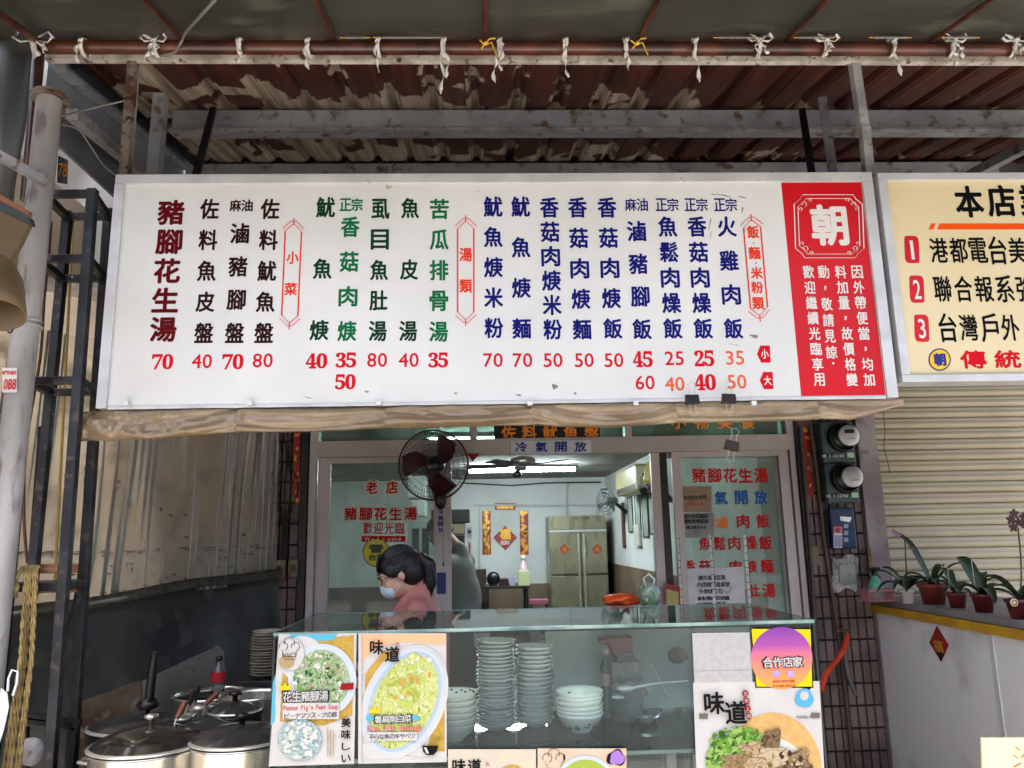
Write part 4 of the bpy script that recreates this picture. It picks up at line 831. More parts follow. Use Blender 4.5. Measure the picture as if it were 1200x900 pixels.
# dining table near front right and things at left
t = thing('dining_table', 'steel dining table in the middle of the room', 'table', (1.0,7.6,.012)); mod_bevel(B().box(.75,1.65,7.2,7.9,.76,.79).build('table_top', mat('table_steel', (.30,.33,.31), .3, .5), t))
for x in (.8,1.58):
    for y in (7.25,7.83): B().box(x,x+.03,y,y+.03,.013,.76).build('leg', M_tbl, t)
ck = thing('cooker_hood', 'dark extractor hood behind the man at the left', 'hood', W(540,605,8.5)); a, c_ = W(527,597,8.5), W(550,612,8.5)
mod_bevel(B().box(a.x-.2, c_.x, 8.5, 9.0, c_.z, a.z).build('hood', M_tbl, ck)); cb = thing('drink_fridge', 'upright cabinet with lit cream sign under the hood', 'cabinet', (a.x, 8.6, .012))
c2_ = W(545,612,8.7); B().box(a.x-.2, c2_.x, 8.55, 9.0, .013, c_.z-.004).build('cabinet', mat('cabinet_grey', (.40,.40,.38), .4), cb); flat(cb, 'sign_strip', mat('cream_strip', (.75,.70,.55), .4), rectp(528,614,544,625), 8.54, 0); flat(cb, 'door_panel', M_tbl, rectp(528,628,544,716), 8.54, 0)
t = notice('small blue and white sheet beside the cabinet', rectp(547,618,553,632), M_paper, 8.9, [], k=0); flat(t, 'print', mat('label_blue', 0), rectp(548,621,552,625), 8.9, 1)
t = notice('small white sheet with pink text above the low cabinet', rectp(548,634,552.5,650), M_paper, 8.9, [], k=0); flat(t, 'print', mat('ink_pink', 0), rectp(549.5,636,551,648), 8.9, 1)
wc = thing('glass_cupboard', 'white framed glass cupboard seen through the left door', 'cupboard', W(490,660,6.4)); a, c_ = W(478,612,6.4), W(507,716,6.4)
M_wf = mat('white_frame', (.70,.76,.76), .4)
for q in ((a.x,a.x+.03,c_.z-.6,a.z),(c_.x-.03,c_.x,c_.z-.6,a.z),(a.x+.03,c_.x-.03,a.z-.05,a.z),((a.x+c_.x)/2-.01,(a.x+c_.x)/2+.01,c_.z-.6,a.z-.05)): B().box(q[0],q[1],6.4,6.44,q[2],q[3]).build('frame_bar', M_wf, wc)
B().box(a.x,c_.x,6.45,6.9,.013,a.z).build('cabinet', mat('cupboard_in', (.42,.47,.45), .5, c2=(.3,.34,.33), ns=3), wc)
for i, (x0,y0,x1,y1) in enumerate(((480,560,500,585),(484,588,500,606))): tag(mod_bevel(B().box(W(x0,y0,6.7).x, W(x1,y1,6.7).x, 6.5,6.8, W(x0,y1,6.7).z, W(x0,y0,6.7).z).build('white_carton', mat('carton_white', (.78,.80,.80), .5)), .01), ['upper white carton on the glass cupboard', 'lower white carton on the glass cupboard'][i], 'carton')
# bags on the counter rear
def blob(name, label, cat, c, r, m, amp, seed, parts=None):
    random.seed(seed); b = B(); ph = [random.uniform(0,6) for _ in range(6)]; c = V(c); vs = []; n, mm = 30, 20
    for i in range(mm+1):
        t_ = PI*i/mm
        for k in range(n):
            a_ = 2*PI*k/n; q = 1+amp*(math.sin(3*a_+ph[0]+4*t_)+.7*math.sin(7*a_+ph[1]-5*t_)+.5*math.sin(13*a_+ph[2]+9*t_))*math.sin(t_)
            vs.append(c+V((r[0]*q*math.sin(t_)*math.cos(a_), r[1]*q*math.sin(t_)*math.sin(a_), r[2]*math.cos(t_)*q)))
    b.add(vs, [(i*n+k,(i+1)*n+k,(i+1)*n+(k+1)%n,i*n+(k+1)%n) for i in range(mm) for k in range(n)], True)
    return tag(b.build(name, m), label, cat)
# ================================================================ people
M_skin = mat('skin', (.80,.62,.52), .5, c2=(.76,.57,.47), ns=6); M_hair = mat('black_hair', (.022,.018,.018), .5, c2=(.05,.04,.04), ns=60, bump=.3, bs=80); M_shirt = mat('pink_shirt', (.72,.47,.44), .85, c2=(.64,.41,.38), ns=5, bump=1.0, bs=14)
M_tee = mat('grey_tee', (.60,.62,.61), .9, c2=(.50,.52,.51), ns=4, bump=.3, bs=10); M_pants = mat('dark_trousers', (.06,.06,.08), .8); M_mask = mat('face_mask', (.72,.80,.86), .7, bump=.2, bs=40); M_eye = mat('eye_white', (.8,.78,.75), .2)
def hand(b, wr, d, side, s=1.0):      # wr wrist, d pointing dir ; palm + five curled fingers
    d = V(d).normalized(); sd = d.cross(V((0,0,1))); sd = sd.normalized() if sd.length > .1 else V((1,0,0)); dn = sd.cross(d).normalized()
    if dn.z > 0: dn = -dn
    pm = wr+d*.045*s; b.ell(pm, .024*s, 12); b.cap(wr, pm+d*.03*s, .022*s, .026*s)
    for k, ln in enumerate((.070,.080,.074,.058)):
        p0 = pm+d*.035*s+sd*(k-1.5)*.019*s; p1 = p0+d*ln*.45*s+dn*.012*s; p2 = p1+d*ln*.3*s+dn*.022*s; b.cap(pm+sd*(k-1.5)*.014*s, p0, .011*s, .010*s, 8); b.cap(p0, p1, .0095*s, .0085*s, 8); b.cap(p1, p2, .0085*s, .007*s, 8)
    q0 = pm-d*.01*s-sd*.02*s*side; q1 = q0+d*.03*s-sd*.025*s*side+dn*.01*s; q2 = q1+d*.028*s-sd*.006*s*side+dn*.01*s; b.cap(q0, q1, .012*s, .0105*s, 8); b.cap(q1, q2, .0105*s, .008*s, 8)
def person(label, loc, face, hd, sh, hip, hands, elbow, shirt, head_tilt, female, sleeve=.5):
    """face: horizontal facing vector; hd: head centre; sh: centre between shoulders; hip: pelvis; all world points"""
    P = thing('person', label, 'person', loc); fw = V(face).normalized(); lf = V((-fw.y, fw.x, 0)); hw = .165 if female else .19
    b = B(); neck = sh+V((0,0,.05)); up = (hd-neck).normalized()
    ft = (fw*math.cos(head_tilt)-V((0,0,1))*math.sin(head_tilt)).normalized(); hu = (V((0,0,1))*math.cos(head_tilt)+fw*math.sin(head_tilt)).normalized()
    HM = Matrix((( ft.x,lf.x,hu.x),(ft.y,lf.y,hu.y),(ft.z,lf.z,hu.z)))
    HM = HM*.93
    H = lambda x, y, z: hd+HM @ V((x, y, z))
    b.ell(H(-.012,0,.028), (.092,.074,.088), 24, HM); b.ell(H(.022,0,-.03), (.066,.058,.075), 20, HM); b.ell(H(.062,0,-.082), (.022,.026,.020), 12, HM)
    b.ell(H(.088,0,-.018), (.016,.011,.020), 10, HM); b.cap(H(.078,0,.012), H(.09,0,-.018), .009, .011, 10); b.ell(H(.078,0,-.055), (.012,.022,.010), 10, HM); b.ell(H(.07,.0,.025), (.022,.05,.014), 12, HM)
    for s_ in (-1,1): b.ell(H(-.012,s_*.075,-.008), (.016,.010,.028), 10, HM); b.ell(H(.055,s_*.034,-.03), (.024,.022,.024), 10, HM)
    b.cap(H(-.025,0,-.05), neck, .044 if female else .054, .048 if female else .060)
    for s_ in (-1,1): b.cap(neck-V((0,0,.05)), sh+lf*s_*hw-V((0,0,.03)), .042, .042)
    mid = sh.lerp(hip, .5); b.ell(sh-V((0,0,.1)), (.10,.15,.13), 20, Matrix(((fw.x,lf.x,0),(fw.y,lf.y,0),(0,0,1)))); b.ell(mid, (.10,.125,.2), 20, Matrix(((fw.x,lf.x,0),(fw.y,lf.y,0),(0,0,1)))); b.ell(hip, (.115,.155,.14), 20, Matrix(((fw.x,lf.x,0),(fw.y,lf.y,0),(0,0,1))))
    for s_ in (-1,1):
        el, hn = elbow[0 if s_ < 0 else 1], hands[0 if s_ < 0 else 1]; b.cap(sh+lf*s_*hw-V((0,0,.02)), el, .040, .035); b.cap(el, hn, .037, .024); hand(b, hn, hn-el, s_)
        k = V((hip.x, hip.y, 0))+lf*s_*.09; b.cap(hip+lf*s_*.08-V((0,0,.06)), k+V((0,0,.48)), .08, .052); b.cap(k+V((0,0,.48)), k+V((0,0,.09)), .05, .036); b.cap(k+V((0,0,.05))-fw*.03, k+V((0,0,.04))+fw*.14, .038, .03)
    remesh(b.build('body', M_skin, P), .0075, 4)
    # clothing
    b = B(); Mb = Matrix(((fw.x,lf.x,0),(fw.y,lf.y,0),(0,0,1)))
    b.ell(sh-V((0,0,.10)), (.118,.168,.145), 22, Mb); b.ell(mid, (.125,.15,.22), 22, Mb); b.ell(hip+V((0,0,.03)), (.14,.18,.13), 22, Mb); b.cap(neck-V((0,0,.05)), neck+V((0,0,.012))-fw*.006, .085, .062)
    for s_ in (-1,1):
        el = elbow[0 if s_ < 0 else 1]; hn = hands[0 if s_ < 0 else 1]; a_ = sh+lf*s_*hw-V((0,0,.025)); b.cap(neck-V((0,0,.065)), a_, .060, .058); e2 = a_.lerp(el, min(1, sleeve*1.6)); b.cap(a_, e2, .058, .054)
        if sleeve > .8: b.cap(el, el.lerp(hn, .7), .055, .044)
    so_ = b.build('shirt', shirt, P); remesh(so_, .0085, 40)
    if female: B().tube([neck+V((0,0,.012))+Mb @ V((.058*math.cos(k*PI/10)-.004, .056*math.sin(k*PI/10), .012*math.cos(k*PI/10))) for k in range(20)], .011, 8, closed=True).build('collar', shirt, so_)
    b = B()
    b.ell(hip-V((0,0,.04)), (.13,.17,.13), 20, Mb)
    for s_ in (-1,1): k = V((hip.x, hip.y, 0))+lf*s_*.09; b.cap(hip+lf*s_*.08-V((0,0,.06)), k+V((0,0,.48)), .095, .07); b.cap(k+V((0,0,.48)), k+V((0,0,.12)), .068, .055)
    remesh(b.build('trousers', M_pants, P), .011, 4)
    return P, H, HM, fw, lf
# woman bending her head over the counter
wd = V((-1,-.15,0)); hd = W(466,673,3.52); sh_ = W(487,707,3.56); P, H, HM, fw, lf = person('woman in a pink shirt with ponytail, glasses and face mask behind the glass counter', (sh_.x, 3.56, 0), wd, hd, sh_, V((sh_.x+.08,3.6,.88)), [W(440,790,3.35), W(436,800,3.72)], [W(472,800,3.36), W(470,800,3.76)], M_shirt, .38, True, .9)
b = B(); b.ell(H(-.025,0,.042), (.098,.086,.090), 24, HM); b.ell(H(-.055,0,-.005), (.070,.080,.080), 20, HM); b.ell(H(.035,0,.062), (.05,.066,.045), 18, HM); b.ell(H(.055,0,.045), (.028,.058,.034), 14, HM)
for s_ in (-1,1): b.ell(H(.005,s_*.066,.03), (.055,.022,.04), 12, HM)
b.ell(H(-.115,0,.03), (.03,.03,.03), 12, HM); remesh(b.build('hair', M_hair, P), .006, 30)
b = B(); c0 = H(-.125,0,.028); b.cap(c0, c0+V((.035,.01,-.03)), .026, .034); b.cap(c0+V((.035,.01,-.03)), c0+V((.045,.01,-.11)), .036, .028); b.cap(c0+V((.045,.01,-.11)), c0+V((.030,.01,-.165)), .027, .010); remesh(b.build('ponytail', M_hair, P), .006, 3)
def strands(par, paths, m, r=.0021):
    b = B()
    for p in paths: b.tube(p, [r, r*1.2, r]+[r]*(len(p)-3) if len(p) > 3 else r, 3, caps=False)
    tag(b.build('hair_strands', m, par), kind='stuff')
random.seed(3); hs_ = []
def onh(dx, dy, dz, k=1.0):
    d = V((dx, dy, dz)).normalized(); return H(-.022+d.x*.101*k, d.y*.090*k, .036+d.z*.094*k)
for i in range(170):
    a = random.uniform(-1.35, 1.35)*1.0; e0 = random.uniform(-.05, .75); st_ = V((math.cos(a)*math.cos(e0)*.9+.1, math.sin(a)*math.cos(e0), math.sin(e0)+.15)); en = V((-1, random.uniform(-.15,.15), random.uniform(-.12,.12)))
    hs_.append([onh(*(st_.lerp(en, t/9)+V((0,0,.55*math.sin(PI*t/9)*max(0,e0)))), 1.0+.02*random.random()) for t in range(10)])
for i in range(90):      # fringe
    y_ = random.uniform(-.07,.07); hs_.append([H(.02+.062*math.sin(t/6*1.5)+.005, y_*(1+.1*t/6), .118-.085*(t/6)**1.6-random.uniform(0,.004)) for t in range(7)])
c0 = H(-.125,0,.028)
for i in range(90):
    ox, oy = random.uniform(-.03,.03), random.uniform(-.03,.03); q_ = [c0, c0+V((.030+ox*.6,.01+oy*.6,-.02)), c0+V((.042+ox,.01+oy,-.06)), c0+V((.045+ox*.95,.01+oy*.9,-.11)), c0+V((.034+ox*.7,.01+oy*.6,-.15)), c0+V((.028+ox*.6,.01+oy*.5,-.17-random.uniform(0,.02)))]; hs_.append(q_)
strands(P, hs_, mat('hair_light', (.085,.065,.055), .35, spec=.6))
B().tube([H(-.128,.022*math.cos(a*PI/6),.028+.022*math.sin(a*PI/6)) for a in range(12)], .007, 6, closed=True).build('hair_tie', mat('hair_tie_red', (.35,.1,.1), .7), P)
b = B(); b.ell(H(.056,0,-.052), (.040,.054,.046), 20, HM); b.ell(H(.082,0,-.045), (.020,.026,.034), 14, HM); remesh(b.build('face_mask', M_mask, P), .005, 3)
for s_ in (-1,1): B().tube([H(.05,s_*.054,-.025), H(.0,s_*.072,-.0), H(-.018,s_*.08,.012), H(-.024,s_*.08,-.01), H(.0,s_*.07,-.04), H(.04,s_*.058,-.07)], .0018, 5).build('mask_strap', M_mask, P)
b = B()
for s_ in (-1,1):
    b.tube([H(.093-.012*abs(math.cos(a*PI/8)) , s_*.034+.026*math.cos(a*PI/8), .004+.017*math.sin(a*PI/8)) for a in range(16)], .0022, 5, closed=True); b.tube([H(.085,s_*.06,.006), H(-.01,s_*.08,.012)], .002, 5)
b.build('glasses', M_blk, P)
for s_ in (-1,1): B().ell(H(.068,s_*.033,.004), .0105, 10).build('eye', M_eye, P); B().ell(H(.0765,s_*.033,.002), .0045, 8).build('iris', M_blk, P)
# man further inside
sh_ = W(533,655,5.45)+V((.02,0,0)); hd = sh_+V((-.13,.06,.18)); P, H, HM, fw, lf = person('man in a grey T-shirt seen from behind inside the shop', (sh_.x,5.45,.012), (-.95,.35,0), hd, sh_, V((sh_.x+.07,5.42,.93)), [sh_+V((-.30,.02,-.30)), sh_+V((-.32,.34,-.36))], [sh_+V((-.12,-.17,-.27)), sh_+V((-.08,.26,-.30))], M_tee, .5, False, .42)
b = B(); b.ell(H(-.02,0,.05), (.095,.08,.075), 22, HM); b.ell(H(-.06,0,.0), (.055,.072,.06), 18, HM); remesh(b.build('hair', M_hair, P), .007, 4)
for s_ in (-1,1): B().ell(H(.068,s_*.033,.004), .0105, 10).build('eye', M_eye, P)
B().ell(H(.08,0,-.057), (.006,.02,.004), 8, HM).build('mouth', mat('lip', (.5,.25,.22), .4), P)
# ================================================================ glass counter
CX0, CX1, CY0, CY1, CZ = -.624, .982, 2.40, 3.0, 1.340
M_cg = glass('counter_glass', (.975,.995,.985), .85, .015, .014, 'd8e8e2', 5, 1.33); M_cgt = glass('counter_top_glass', (.90,.96,.94), 1.0, .03, .03, 'b8ccc6', 5)  # pale diffuse share lightens the case in place of bright reflections
M_edge = mat('green_glass_edge', (.30,.42,.40), .15, c2=(.52,.62,.59), ns=6, spec=.8); M_seam = mat('dark_seal', (.10,.13,.13), .4); M_shelf = glass('shelf_glass', (.90,.97,.95), .5, .015, .08, 'c4d8d0', 5)
gc = thing('glass_counter', 'glass display counter with food cards on its front', 'display case', ((CX0+CX1)/2, 2.7, 0))
B().box(CX0, CX1, CY0, CY1, CZ-.008, CZ).build('top_pane', M_cgt, gc)
for q in ((CX0-.001,CX1+.001,CY0-.004,CY0-.0005,CZ-.009,CZ+.001),(CX0-.001,CX1+.001,CY1+.0005,CY1+.004,CZ-.009,CZ+.001),(CX0-.004,CX0-.0005,CY0,CY1,CZ-.009,CZ+.001),(CX1+.0005,CX1+.004,CY0,CY1,CZ-.009,CZ+.001)): B().box(*q).build('glass_edge', M_edge, gc)
B().box(CX0+.01, CX1-.01, CY0+.002, CY0+.007, .76, CZ-.0095).build('front_pane', M_cg, gc)
B().box(CX0+.001, CX0+.007, CY0+.008, CY1-.01, .76, CZ-.0095).build('side_pane', M_cg, gc); B().box(CX1-.007, CX1-.001, CY0+.008, CY1-.01, .76, CZ-.0095).build('side_pane', M_cg, gc)
B().box(CX0-.003, CX1+.003, CY0-.006, CY0-.0045, CZ-.014, CZ-.010).build('seal', M_seam, gc)
for x in (CX0-.002, CX1-.004): B().box(x, x+.006, CY0-.003, CY0+.001, .76, CZ-.0145).build('seal', M_seam, gc)
SZ = .985
B().box(CX0+.009, CX1-.009, CY0+.010, CY1-.02, SZ-.008, SZ).build('shelf', M_shelf, gc); B().box(CX0+.009, CX1-.009, CY0+.0075, CY0+.0095, SZ-.009, SZ+.001).build('shelf_edge', M_edge, gc)
B().box(CX0+.009, CX1-.009, CY0+.0072, CY0+.0074, SZ-.013, SZ-.010).build('seal', M_seam, gc)
M_stl = mat('brushed_steel', (.50,.53,.52), .3, .8, c2=(.40,.43,.42), ns=5, stretch=(6,1,1), wrn=.5)
B().box(CX0, CX1, CY0, CY1, .03, .755).build('base_cabinet', M_stl, gc); 
B().box(CX0+.01, CX1-.01, CY0+.01, CY1-.01, .7555, .762).build('bounce_board', mat('bounce_white', (.86,.88,.87), .35), gc)  # white reflector added to bounce light up into the case
for x in (CX0+.03, CX1-.06):
    for y in (CY0+.03, CY1-.06): B().box(x, x+.03, y, y+.03, .0, .0295).build('leg', M_blk, gc)
b = B(); b.box(W(640,790,2.98).x, W(812,790,2.98).x, 2.965, 2.975, SZ+.001, CZ-.012); b.build('added_back_panel', mat('reflection_grey', (.86,.89,.90), .3, .0, c2=(.76,.79,.81), ns=2.5), gc)  # added panel; its pale colour stands in for sky reflected in the glass
b = B(); b.box(W(816,790,2.98).x, CX1-.01, 2.955, 2.963, SZ+.001, CZ-.012); b.build('added_back_panel', mat('reflection_pale', (.84,.87,.88), .4, .0), gc)  # second added panel, pale for the same reflected sky
for px in (824,850,868): B().box(W(px,790,2.9).x, W(px+9,790,2.9).x, 2.935, 2.945, SZ+.001, SZ+.17).build('divider', mat('divider_grey', (.30,.32,.33), .4), gc)
B().box(W(527,790,2.98).x, W(556,790,2.98).x, 2.965, 2.975, SZ+.001, CZ-.012).build('added_back_panel', mat('back_maroon', (.12,.08,.08), .3), gc)
# ---- crockery
def plate_proto(nm, r, h, m, rim=None, label='', foot=.5, wave=0):
    t = thing(nm, label, 'bowl'); prof = [(0,.004),(r*foot*.9,.004),(r*foot*.9,0),(r*foot,0),(r*foot+.002,.006),(r*.78,h*.45),(r*.95,h*.85),(r,h),(r*.985,h+.0008),(r*.93,h*.86),(r*.75,h*.5),(r*foot*.8,.009),(0,.008)]
    b = B().lathe(prof, n=40); o = b.build('dish_body', m, t)
    if rim: B().tube([(r*.996*math.cos(k*PI/20), r*.996*math.sin(k*PI/20), h) for k in range(40)], .0012, 5, closed=True).build('rim', rim, t)
    return t
M_cer = mat('grey_white_ceramic', (.93,.94,.95), .4, c2=(.90,.91,.92), ns=4); M_cer2 = mat('white_ceramic', (.95,.96,.94), .18); M_rim = mat('greyish_rim', (.50,.51,.54), .3); M_bl = mat('pattern_teal', (.18,.38,.42), .3); M_pk = mat('pattern_pink', (.70,.35,.40), .3); M_gr2 = mat('pattern_dark', (.22,.18,.16), .4); M_red2 = mat('pattern_red', (.45,.14,.12), .35)
def stack(proto, n, px, Y, z0, dz, lab, grp, jit=.0028):
    x = W(px, 800, Y).x
    for i in range(n):
        l = lab.format('lowest' if i == 0 else 'topmost' if i == n-1 else ORD[i]+' from the bottom')
        if i == 0: c = proto; c.location = (x, Y, z0); c['label'] = l
        else: c = copy_tree(proto, (x+random.uniform(-jit,jit), Y+random.uniform(-jit,jit), z0+dz*i), random.random()*6, l)
        if i: c.rotation_euler = (random.uniform(-.03,.03), random.uniform(-.03,.03), c.rotation_euler[2])
        c['group'] = grp
random.seed(11)
H2 = W(581,750,2.72).z; r2 = .5*(W(604,790,2.72).x-W(559,790,2.72).x)
stack(plate_proto('small_dish', r2, .022, M_cer, M_rim), 23, 581.5, 2.72, SZ, (H2-SZ-.02)/22, '{} dish of the taller dish stack in the counter', 'small dishes, taller stack')
H3 = W(627,758,2.75).z; r3 = .5*(W(649,790,2.75).x-W(604.5,790,2.75).x)
stack(plate_proto('small_dish', r3, .024, M_cer, M_rim), 18, 626.8, 2.76, SZ, (H3-SZ-.02)/17, '{} dish of the shorter dish stack in the counter', 'small dishes, shorter stack')
rb = .5*(W(706,790,2.68).x-W(651.5,790,2.68).x); pb = plate_proto('flower_bowl', rb, .058, M_cer2, None, foot=.42)
for a_, c_ in ((4.4, M_bl),(4.9, M_bl),(5.4, M_pk),(3.9, M_gr2)):
    for j in range(5):
        aa = a_+random.uniform(-.14,.14); u = random.uniform(.35,.7); rr = rb*(.46+.5*u**.8)+.0015; p = V((rr*math.cos(aa), rr*math.sin(aa), .058*u)); b = B().ell(p, (.008,.0015,.0035), 8, Matrix.Rotation(aa+PI/2, 3, 'Z') @ Matrix.Rotation(random.random()*2, 3, 'Y')); b.build('painted_flower', c_, pb)
stack(pb, 6, 678.5, 2.66, SZ, .0135, '{} bowl of the flower-painted white stack', 'flower painted bowls')
pb = plate_proto('deep_bowl', .5*(W(559,790,2.62).x-W(503,790,2.62).x)*.98, .055, M_cer2, mat('rim_cream', (.75,.70,.6), .3), foot=.42)
stack(pb, 5, 531.5, 2.60, SZ, .0175, '{} deep bowl of the stack beside the cabbage card', 'deep bowls beside the cabbage card')
for k in range(9): pass
rt = W(531,793,2.6); tp = thing('bowl_pattern', 'dark red flecked pattern bowl resting on top of the deep bowls', 'bowl', (rt.x, 2.6, SZ+.0175*5)); q_ = V((rt.x, 2.6, SZ+.0175*5)); B().lathe([(0,.004),(.03,.004),(.03,0),(.034,0),(.06,.025),(.077,.054),(.078,.056),(.074,.05),(.055,.026),(.02,.009),(0,.008)], q_, 36).build('dish_body', M_cer2, tp)
for k in range(26):
    a_ = k*2*PI/26; u = random.uniform(.4,.95); rr = .055+.019*u-.003; B().ell(q_+V((rr*math.cos(a_), rr*math.sin(a_), .027+.024*u)), (.004,.002,.003), 6).build('painted_fleck', M_red2, tp)
# bottle, scoop, tongs, box
M_clear = glass('clear_plastic', (.86,.88,.88), 1, .08, .22, 'c8ccd0', 20)
bt = W(712,820,2.82); bt.z = SZ; t = thing('plastic_bottle', 'ribbed clear plastic bottle with pale cap beside the flower bowls', 'bottle', bt); prof = [(0,0)]
for k in range(22): prof.append((.021+.0015*(k % 2), .004+k*.0075))
prof += [(.019,.175),(.010,.20),(.010,.212)]; B().lathe(prof, bt, 20).build('bottle_body', M_clear, t); B().lathe([(0,.21),(.012,.21),(.012,.23),(0,.23)], bt, 16).build('cap', mat('cap_pink', (.75,.62,.64), .4), t); B().lathe([(.0225,.11),(.0225,.15)], bt, 18).build('band', mat('cap_pink', 0), t)
t = thing('ladle_tub', 'dark red plastic container tilted in the upper part of the counter', 'container', W(722,760,2.85)); M_tub = mat('translucent_red', (.42,.03,.07), .2, coat=.5)
p = [W(702,748,2.85), W(741,745,2.85), W(743,772,2.85), W(723,775,2.85), W(712,756,2.85), W(703,755,2.85)]; mod_bevel(B().prism(p, (0,.07,0)).build('tub', M_tub, t), .006); B().prism([W(724,767,2.845), W(743,765,2.845), W(743,774,2.845), W(724,775,2.845)], (0,.004,0)).build('grey_band', M_rim, t)
tr = W(735,812,2.8); t = thing('plastic_tub', 'clear square tub holding spoons under the dark red container', 'tub', (tr.x, 2.8, SZ)); b = B(); x0, x1, zz = W(717,800,2.78).x, W(752,800,2.78).x, W(735,776,2.78).z
for q in ((x0,x1,2.77,2.772,SZ,zz),(x0,x1,2.88,2.882,SZ,zz),(x0,x0+.002,2.772,2.88,SZ,zz),(x1-.002,x1,2.772,2.88,SZ,zz)): b.box(*q)
b.build('tub_wall', M_clear, t); B().box(x0+.002, x1-.002, 2.772, 2.88, SZ+.0005, SZ+.003).build('tub_base', M_clear, t)
M_ws = mat('white_plastic', (.82,.84,.86), .3)
t = thing('long_spoon', 'long white plastic spoon lying across the counter shelf', 'spoon', W(760,803,2.70)); B().tube([W(742,806,2.70), W(770,801,2.70), W(806,798,2.72)], [.005,.0035,.003], 8).build('handle', M_ws, t); B().ell(W(733,807,2.70), (.030,.018,.010), 16).build('spoon_bowl', M_ws, t)
t = thing('lid', 'small white lid on the shelf under the spoon', 'lid', W(726,816,2.72)); B().ell(W(724,817,2.72), (.022,.02,.006), 16).build('disc', M_ws, t)
for i, (a, c_, l) in enumerate((((747,778),(758,815),'translucent drinking straw pot leaning beside the tub'),((763,779),(782,818),'steel tong leaning right of the tub'),((735,780),(760,810),'thin plastic stick leaning inside the tub'))):
    t = thing('utensil', l, 'utensil', W(*c_, 2.78)); e_ = W(*c_, 2.78); e_.z = max(e_.z, SZ+.004); B().tube([W(*a, 2.80), e_], [.004 if i != 1 else .002, .005 if i != 1 else .003], 8).build('rod', mat('peach_clear', (.62,.55,.48), .2) if i == 0 else M_spring, t)
t = thing('napkin_bag', 'clear bag of pale orange sachets at the back of the counter', 'bag', W(795,770,2.9)); o = blob('bag', None, None, W(794,768,2.90), (.035,.02,.028), mat('sachet_orange', (.58,.48,.44), .4, c2=(.45,.45,.46), ns=25), .08, 4); o.parent = t; o.location = -t.location
t = thing('bowl', 'pair of stacked clear plastic bowls at the right of the shelf', 'bowl', (W(756,822,2.6).x, 2.66, SZ)); B().lathe([(0,.001),(.03,.001),(.05,.03),(.052,.032),(.031,.004),(0,.003)], (W(765,790,2.6).x, 2.75, SZ), 30).build('bowl_body', M_clear, t)
# ---- cards on the front glass
KY = 2.392; M_card = mat('card_white', (.67,.67,.66), .5, c2=(.635,.635,.625), ns=5, spec=.4)
def card(label, pts, m=None):
    t = thing('food_card', label, 'poster', W(pts[0][0], pts[0][1], KY)); flat(t, 'card', m or M_card, pts, KY, 0, .001); return t
PR = {'v':0}
def pr(t, nm, m, pts, k): return flat(t, nm, m, pts, KY, k+1)
def scat(t, nm, mm, cx, cy, rx, ry, n, s0, s1, k, seed, asp=.5, rot=0):
    random.seed(seed); per = {}
    for i in range(n):
        a = random.random()*2*PI; q = math.sqrt(random.random()); x0, y0 = rx*q*math.cos(a), ry*q*math.sin(a); x = cx+x0*math.cos(rot)-y0*math.sin(rot); y = cy+x0*math.sin(rot)+y0*math.cos(rot)
        s = random.uniform(s0, s1); m = random.choice(mm); b = per.setdefault(m.name, (B(), m))[0]; kk = k+random.random()*1.5+i*.004
        b.add([W(px, py, KY)+V((0,-(kk+1)*.0007-.0006,0)) for px, py in ellp(x, y, s, s*random.uniform(asp,1), 8, random.random()*3, .18)], [tuple(range(8))])
    for b, m in per.values(): tag(b.build(nm, m, t), kind='stuff')
def c(n, r, g, b_, **k):
    if 'c2' in k: k['c2'] = tuple(x*.82 for x in k['c2'])
    f_ = .80 if max(r,g,b_) > .2 else 1
    return mat('print_'+n, (r*f_,g*f_,b_*f_), .4, **k)
P_sky, P_gold, P_bowl, P_bowl2 = c('sky',.35,.74,.85), c('gold',.80,.66,.30,c2=(.72,.58,.25),ns=60), c('bowl',.80,.85,.90), c('bowlin',.70,.78,.86)
P_soupx, P_g1, P_g2, P_g3, P_w, P_tan = None, c('green1',.28,.52,.26), c('green2',.45,.66,.36), c('green3',.16,.36,.16), c('white',.86,.88,.82), c('tan',.72,.62,.46)
P_soup = food('print_soup', ((.20,.36,.18),(.36,.54,.28),(.66,.74,.58),(.52,.66,.42),(.86,.86,.80),(.44,.60,.34),(.78,.80,.70)), 75, 1.8)
P_pn, P_pbg, P_pn2 = c('peanut',.84,.86,.84), c('peanutbg',.52,.66,.68), c('peanut2',.74,.78,.76)
P_c1, P_c2, P_c3, P_c4, P_c5 = c('cab1',.76,.82,.40), c('cab2',.66,.74,.28), c('cab3',.84,.88,.62), c('cab4',.84,.90,.78), c('cab5',.80,.66,.28)
P_red, P_pink, P_blk, P_org, P_pur = c('red',.60,.08,.10), c('pinktext',.88,.38,.34), c('black',.03,.03,.03), c('orangebg',.95,.75,.58), c('purple',.66,.50,.85)
# card 1: peanut pig's feet soup
t = card('card of green soup in a round bowl above a dish of peanuts', [(327,743),(418,742),(415,895),(315,898)])
pr(t,'print',P_gold,[(352,752),(415,744),(413,838),(380,850),(328,845),(331,790)],1); pr(t,'print',P_sky,[(340,743.5),(396,743),(390,750),(372,751),(360,754),(345,750)],2); pr(t,'print',P_sky,[(320,800),(323,790),(322,845),(317.5,850)],2)
pr(t,'print',M_card,ellp(354,772,27,27),3)
pr(t,'print',P_bowl,ellp(378,797,40,43),4); pr(t,'print',P_soup,ellp(377,797,33,36),5); scat(t,'print_pieces',[P_g1,P_g2,P_g2,P_w,P_w,P_tan,P_g3],376,796,31,33,150,.7,3.2,6,1,.3)
pr(t,'print',P_red,[(400,801),(415,799.5),(414.5,807.5),(399,808)],9)
pr(t,'print',M_card,ellp(342,766,15,19),9); pr(t,'print',P_tan,ellp(337,775,9,8),10)
